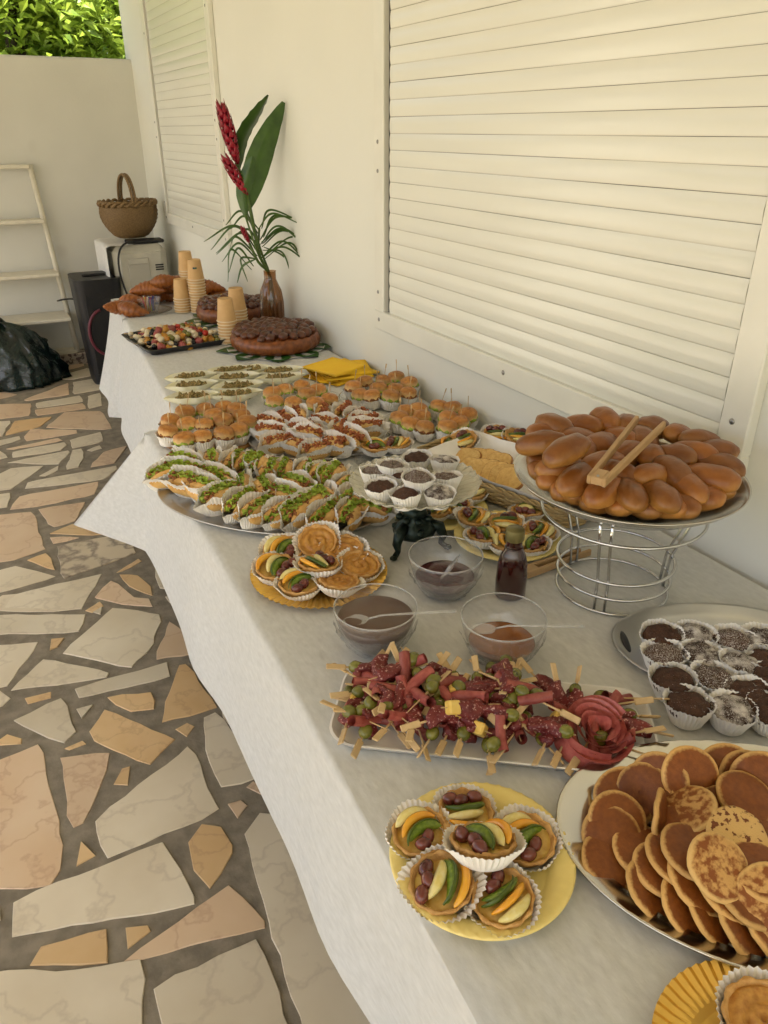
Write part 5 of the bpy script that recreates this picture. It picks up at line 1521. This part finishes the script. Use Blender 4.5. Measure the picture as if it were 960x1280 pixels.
# saucer and glass of sugar sticks
sc0 = att(188, 388, 0); sc0.z = T2
round_dish('saucer', clear, sc0, .1, [(.0004, .002), (.06, .002), (.085, .01), (.1, .015), (.0995, .0135), (.085, .008), (.06, 0.0), (.0004, -.0003)], 'clear glass saucer beside the croissants', 'saucer', 40)
round_dish('glass_cup', clear, sc0 + Vector((0, 0, .003)), .06, [(.0004, 0), (.034, 0), (.037, .004), (.052, .06), (.054, .064), (.052, .0655)], 'clear glass cup filled with thin coloured sugar sticks', 'cup', 40)
cols = [(.5, .06, .1), (.08, .1, .3), (.65, .6, .5), (.35, .4, .08), (.25, .05, .25), (.6, .3, .1)]
it = []
r = random.Random(9)
for i in range(20):
    a = r.uniform(0, 6.28); q = .03 * sqrt(r.random())
    mt_ = M('sugar_stick_%d' % (i % 6), cols[i % 6], rough=.6)
    mb = MB().rbox((0, 0, .042), (.010, .0035, .078), .001)
    it.append(spawn('sugar_stick', mb.mesh('sugar_stick', mt_, False), sc0 + Vector((q * cos(a) * .8, q * sin(a) * .8, .006)), Euler((r.uniform(-.25, .25), r.uniform(-.25, .25), a)), .85))
rank(it, 'thin coloured sugar stick, # in the clear glass cup', 'sugar stick', 'sugar sticks in the glass cup')
# croissants
cro_m = M('croissant', (.40, .15, .03), (.24, .075, .015), rough=.4, sc=30, lo=.35, hi=.65, bump=.4, bsc=60, rnd=.18, coat=.1)
def croissant(seed):
    n = 27; pts = []; rr = []
    for i in range(n):
        t = i / (n - 1) * 2 - 1
        pts.append((.082 * t, -.030 * t * t + .015, 0)); 
        w = .034 * (1 - abs(t) ** 1.7) + .007
        rr.append(w * (1 + .22 * ((i * .34 + seed) % 1.0 - .5)))
    mb = MB().tube(pts, rr, 12, True, .85)
    return mb.mesh('croissant', cro_m)
CRO = [croissant(k * .4) for k in range(4)]
it = []
r = random.Random(15)
for x, y, h in [(150, 381, .028), (165, 374, .03), (178, 369, .03), (165, 384, .026), (195, 366, .03), (212, 366, .03), (225, 364, .03), (185, 360, .075), (200, 356, .078), (214, 354, .078), (205, 349, .115), (222, 351, .10), (255, 366, .03), (266, 362, .03), (272, 366, .03), (262, 355, .075), (240, 368, .03), (246, 358, .07)]:
    p = att(x, y, h); p.z -= .01
    if p.y > 4.1: p.y = 4.1
    it.append(spawn('croissant', CRO[r.randrange(4)], p, Euler((r.uniform(-.3, .3), r.uniform(-.25, .25), -YAW + r.choice((0, pi)) + r.uniform(-.7, .7))), r.uniform(.9, 1.1)))
rank(it, 'flaky brown croissant, # in the pile on the farthest table', 'croissant', 'croissants on the farthest table')

# ---------------------------------------------------------------- corner behind the tables
beige = M('appliance_enamel', (.52, .50, .42), (.46, .44, .37), rough=.35, sc=6)
darkm = M('dark_rubber', (.015, .015, .016), rough=.5)
Ya = 5.0
ac = aty(178, 370, Ya); W = .32; ztop = aty(178, 306, Ya).z
hb = .46
az = ztop - hb
ap = tag(obj('appliance', None, None, (ac.x + .02, Ya + .2, az)), 'boxy beige metal appliance in the corner below the wicker basket', 'appliance')
obj('casing', MB().rbox((0, .0, hb / 2), (W, .42, hb), .035).mesh('casing', beige, False), ap)
fp = obj('front_panel', MB().rbox((.0, -.213, hb * .60), (W * .78, .012, hb * .62), .005).mesh('front_panel', beige, False), ap)
obj('inset_panel', MB().rbox((-.02, -.222, hb * .66), (.13, .008, .17), .004).mesh('inset_panel', M('inset_enamel', (.42, .40, .34), rough=.4), False), fp)
obj('panel_handle', MB().rbox((-.02, -.229, hb * .80), (.12, .008, .03), .003).mesh('panel_handle', beige, False), fp)
obj('latch', MB().rbox((-.02, -.229, hb * .455), (.03, .01, .022), .003).mesh('latch', darkm, False), fp)
for k in range(3): obj('vent_slot', MB().rbox((.105, -.2205, hb * (.74 - .03 * k)), (.05, .004, .008), .001).mesh('vent_slot', darkm, False), fp)
obj('support', MB().rbox((0, .02, -az / 2 + .002), (W * .9, .36, az - .008), .004).mesh('support', darkm, False), ap)
sh = MB()
def clf(u, v):
    y = (u - .5) * .40
    t = v * .42
    if t < .16: x, z = -.03 - t, hb + .003
    else: x, z = -.03 - .16 - .004 - .01 * sin(u * 9), hb + .003 - (t - .16)
    return (x, y, z + .003 * sin(u * 7))
tag(obj('white_towel', MB().grid(12, 16, clf).mesh('white_towel', M('towel', (.74, .73, .70), (.68, .67, .64), rough=.9, sc=60)), None, (ac.x + .02, Ya + .2, az)), 'white cloth folded over the left side of the appliance', 'cloth')
tag(obj('power_cable', MB().tube(curve3([(ac.x + .10, Ya + .02, ztop + .012), (ac.x - .05, Ya - .02, ztop + .02), (ac.x - .11, Ya - .035, ztop - .04), (ac.x - .12, Ya - .04, ztop - .16), (ac.x - .09, Ya - .03, ztop - .30), (ac.x - .06, Ya - .02, ztop - .38)], 24), .006, 6).mesh('power_cable', darkm)), 'black cable hanging over the front of the appliance', 'cable')
tag(obj('black_plug_box', MB().rbox((ac.x + .07, Ya + .07, ztop + .014), (.22, .10, .022), .006).mesh('black_plug_box', darkm, False)), 'flat black box lying under the wicker basket', 'box')
# wicker basket
wbk = M('wicker_brown', (.17, .105, .045), (.27, .18, .08), rough=.6, sc=50, rnd=.05, bump=.4, bsc=120)
bk = MB()
def weave(a, r_, z, j, i): return r_ + (.008 if (i // 2 + j) % 2 else -.006) * (1 if j > 1 else 0), z
bprof = [(.0004, 0), (.09, 0)] + [(.09 + .098 * sin(t * pi * .62) ** .8, .20 * t) for t in [k / 15 for k in range(1, 16)]]
bk.lathe(bprof, 72, mod=weave, sy=.8)
rm = MB()
for ph in (0, pi):
    rm.tube([((.186 + .008 * cos(i * 1.05 + ph)) * cos(2 * pi * i / 72), .8 * (.186 + .008 * cos(i * 1.05 + ph)) * sin(2 * pi * i / 72), .218 + .012 * sin(i * 1.05 + ph)) for i in range(73)], .010, 6, False)
hd = MB()
for s_ in (-.010, .010): hd.tube([(s_ + .02 * cos(pi * k / 16), .148 * cos(pi * k / 16), .19 + .20 * sin(pi * k / 16) ** .8) for k in range(17)], .009, 7)
bp_ = aty(167, 302, Ya + .16)
spawn('wicker_basket', [('woven_body', bk.mesh('woven_body', wbk)), ('rim', rm.mesh('rim', wbk)), ('handle', hd.mesh('handle', wbk))], Vector((bp_.x, Ya + .18, ztop + .027)), Euler((0, 0, .25)), .92, 'brown woven basket with arched handle on top of the appliance', 'basket')
# loudspeaker
Ys = 4.95
s0, s1 = aty(92, 352, Ys), aty(153, 352, Ys)
sw = (s1 - s0).length; zt_ = s0.z
spk = tag(obj('loudspeaker', None, None, ((s0.x + s1.x) / 2, Ys + .17, 0)), 'black loudspeaker standing on the floor behind the far cloth', 'loudspeaker')
spm = M('speaker_plastic', (.012, .012, .014), (.02, .02, .022), rough=.45, sc=40, bump=.2, bsc=200)
def sbx(u, v):
    a = 2 * pi * u
    g_ = lambda t: math.copysign(abs(t) ** .35, t)
    k = .80 + .20 * v
    return (sw / 2 * k * g_(cos(a)), .17 * k * g_(sin(a)), .01 + (zt_ - .01) * v)
cab = MB().grid(48, 12, sbx, True)
cab.f.append(tuple(i * 12 + 11 for i in range(48))); cab.f.append(tuple(i * 12 for i in reversed(range(48))))
cb_ = obj('cabinet', sharp(cab.mesh('cabinet', spm), 50), spk)
obj('light_ring', MB().tube([(.10 * cos(a), -.168, zt_ * .52 + .14 * sin(a)) for a in [pi * .55 + pi * .9 * k / 20 for k in range(21)]], .009, 6).mesh('light_ring', M('red_ring', (.16, .03, .05), rough=.4)), spk)
obj('grille', MB().rbox((0, -.158, zt_ * .5), (sw * .66, .012, zt_ * .75), .006).mesh('grille', M('speaker_grille', (.008, .008, .009), rough=.6, bump=.8, bsc=400), False), spk)
obj('carry_handle', MB().rbox((0, 0, zt_ + .006), (sw * .5, .05, .016), .006).mesh('carry_handle', spm, False), spk)
tag(obj('speaker_cable', MB().tube(curve3([aty(100, 378, 5.2), aty(92, 374, 5.3), aty(82, 374, 5.45), aty(72, 376, 5.6)], 16), .006, 6).mesh('speaker_cable', darkm)), 'thin black cable between loudspeaker and white shelf', 'cable')
# white ladder shelf leaning on the far wall
wsh = M('shelf_paint', (.74, .70, .58), (.68, .64, .53), rough=.45, sc=10)
lad = tag(obj('ladder_shelf', None, None, (.1, 5.5, 0)), 'white ladder shelf leaning against the far wall', 'shelf')
top = Vector((.475, 5.665, CAMZ - .195)); bot = Vector((.545, 5.50, .082))
Lo = Vector((.1, 5.5, 0))
bot = aty(97, 437, 5.6); bot.z = .085
for dx in (0, -.78):
    o_ = Vector((dx, 0, 0)) - Lo
    obj('rail', MB().tube([bot + o_, top + o_], .017, 8).mesh('rail', wsh), lad)
for py, dep in ((207, .05), (269, .12), (332, .20), (386, .27), (436, .05)):
    # shelf where the rail passes this height
    t = (py - 437) / (205 - 437)
    p = bot.lerp(top, t)
    yb = WY - .012
    ya_ = min(p.y - .02, yb - dep)
    obj('shelf', MB().rbox(Vector((p.x - .39, (ya_ + yb) / 2, p.z)) - Lo, (.77, yb - ya_, .022), .004).mesh('shelf', wsh, False), lad)
# dark bag on the floor
bagm = M('bag_plastic', (.012, .034, .030), (.006, .014, .013), rough=.22, sc=8, coat=.2, bump=.5, bsc=10, bdist=.02)
bgc = at(26, 462, 0)
def bagf(u, v):
    a = 2 * pi * u
    b_ = pi / 2 * v
    w1 = noise.noise(Vector((cos(a) * 2, sin(a) * 2, v * 2))); rid = (1 - abs(noise.noise(Vector((cos(a) * 2.6 + w1, sin(a) * 2.6, v * 1.2))))) ** 4 * .28 + (1 - abs(noise.noise(Vector((cos(a) * 5 + w1, sin(a) * 5, v * 2.5 + 4))))) ** 5 * .14
    k = .86 + rid
    rr = cos(b_) ** .75 * k
    h_ = .36 * sin(b_) ** .9 * (1 + .35 * noise.noise(Vector((cos(a) * 1.5 + 3, sin(a) * 1.5, v)))) 
    return (.27 * rr * cos(a) - .04 * v, .18 * rr * sin(a) + .05 * v, h_)
bgm = MB().grid(90, 40, bagf, True)
bgm.f.append(tuple(i * 40 for i in reversed(range(90))))
tag(obj('rubbish_bag', bgm.mesh('rubbish_bag', bagm), None, (bgc.x - .05, 5.30, .004)), 'crumpled dark green plastic bag on the floor by the shelf', 'bag')
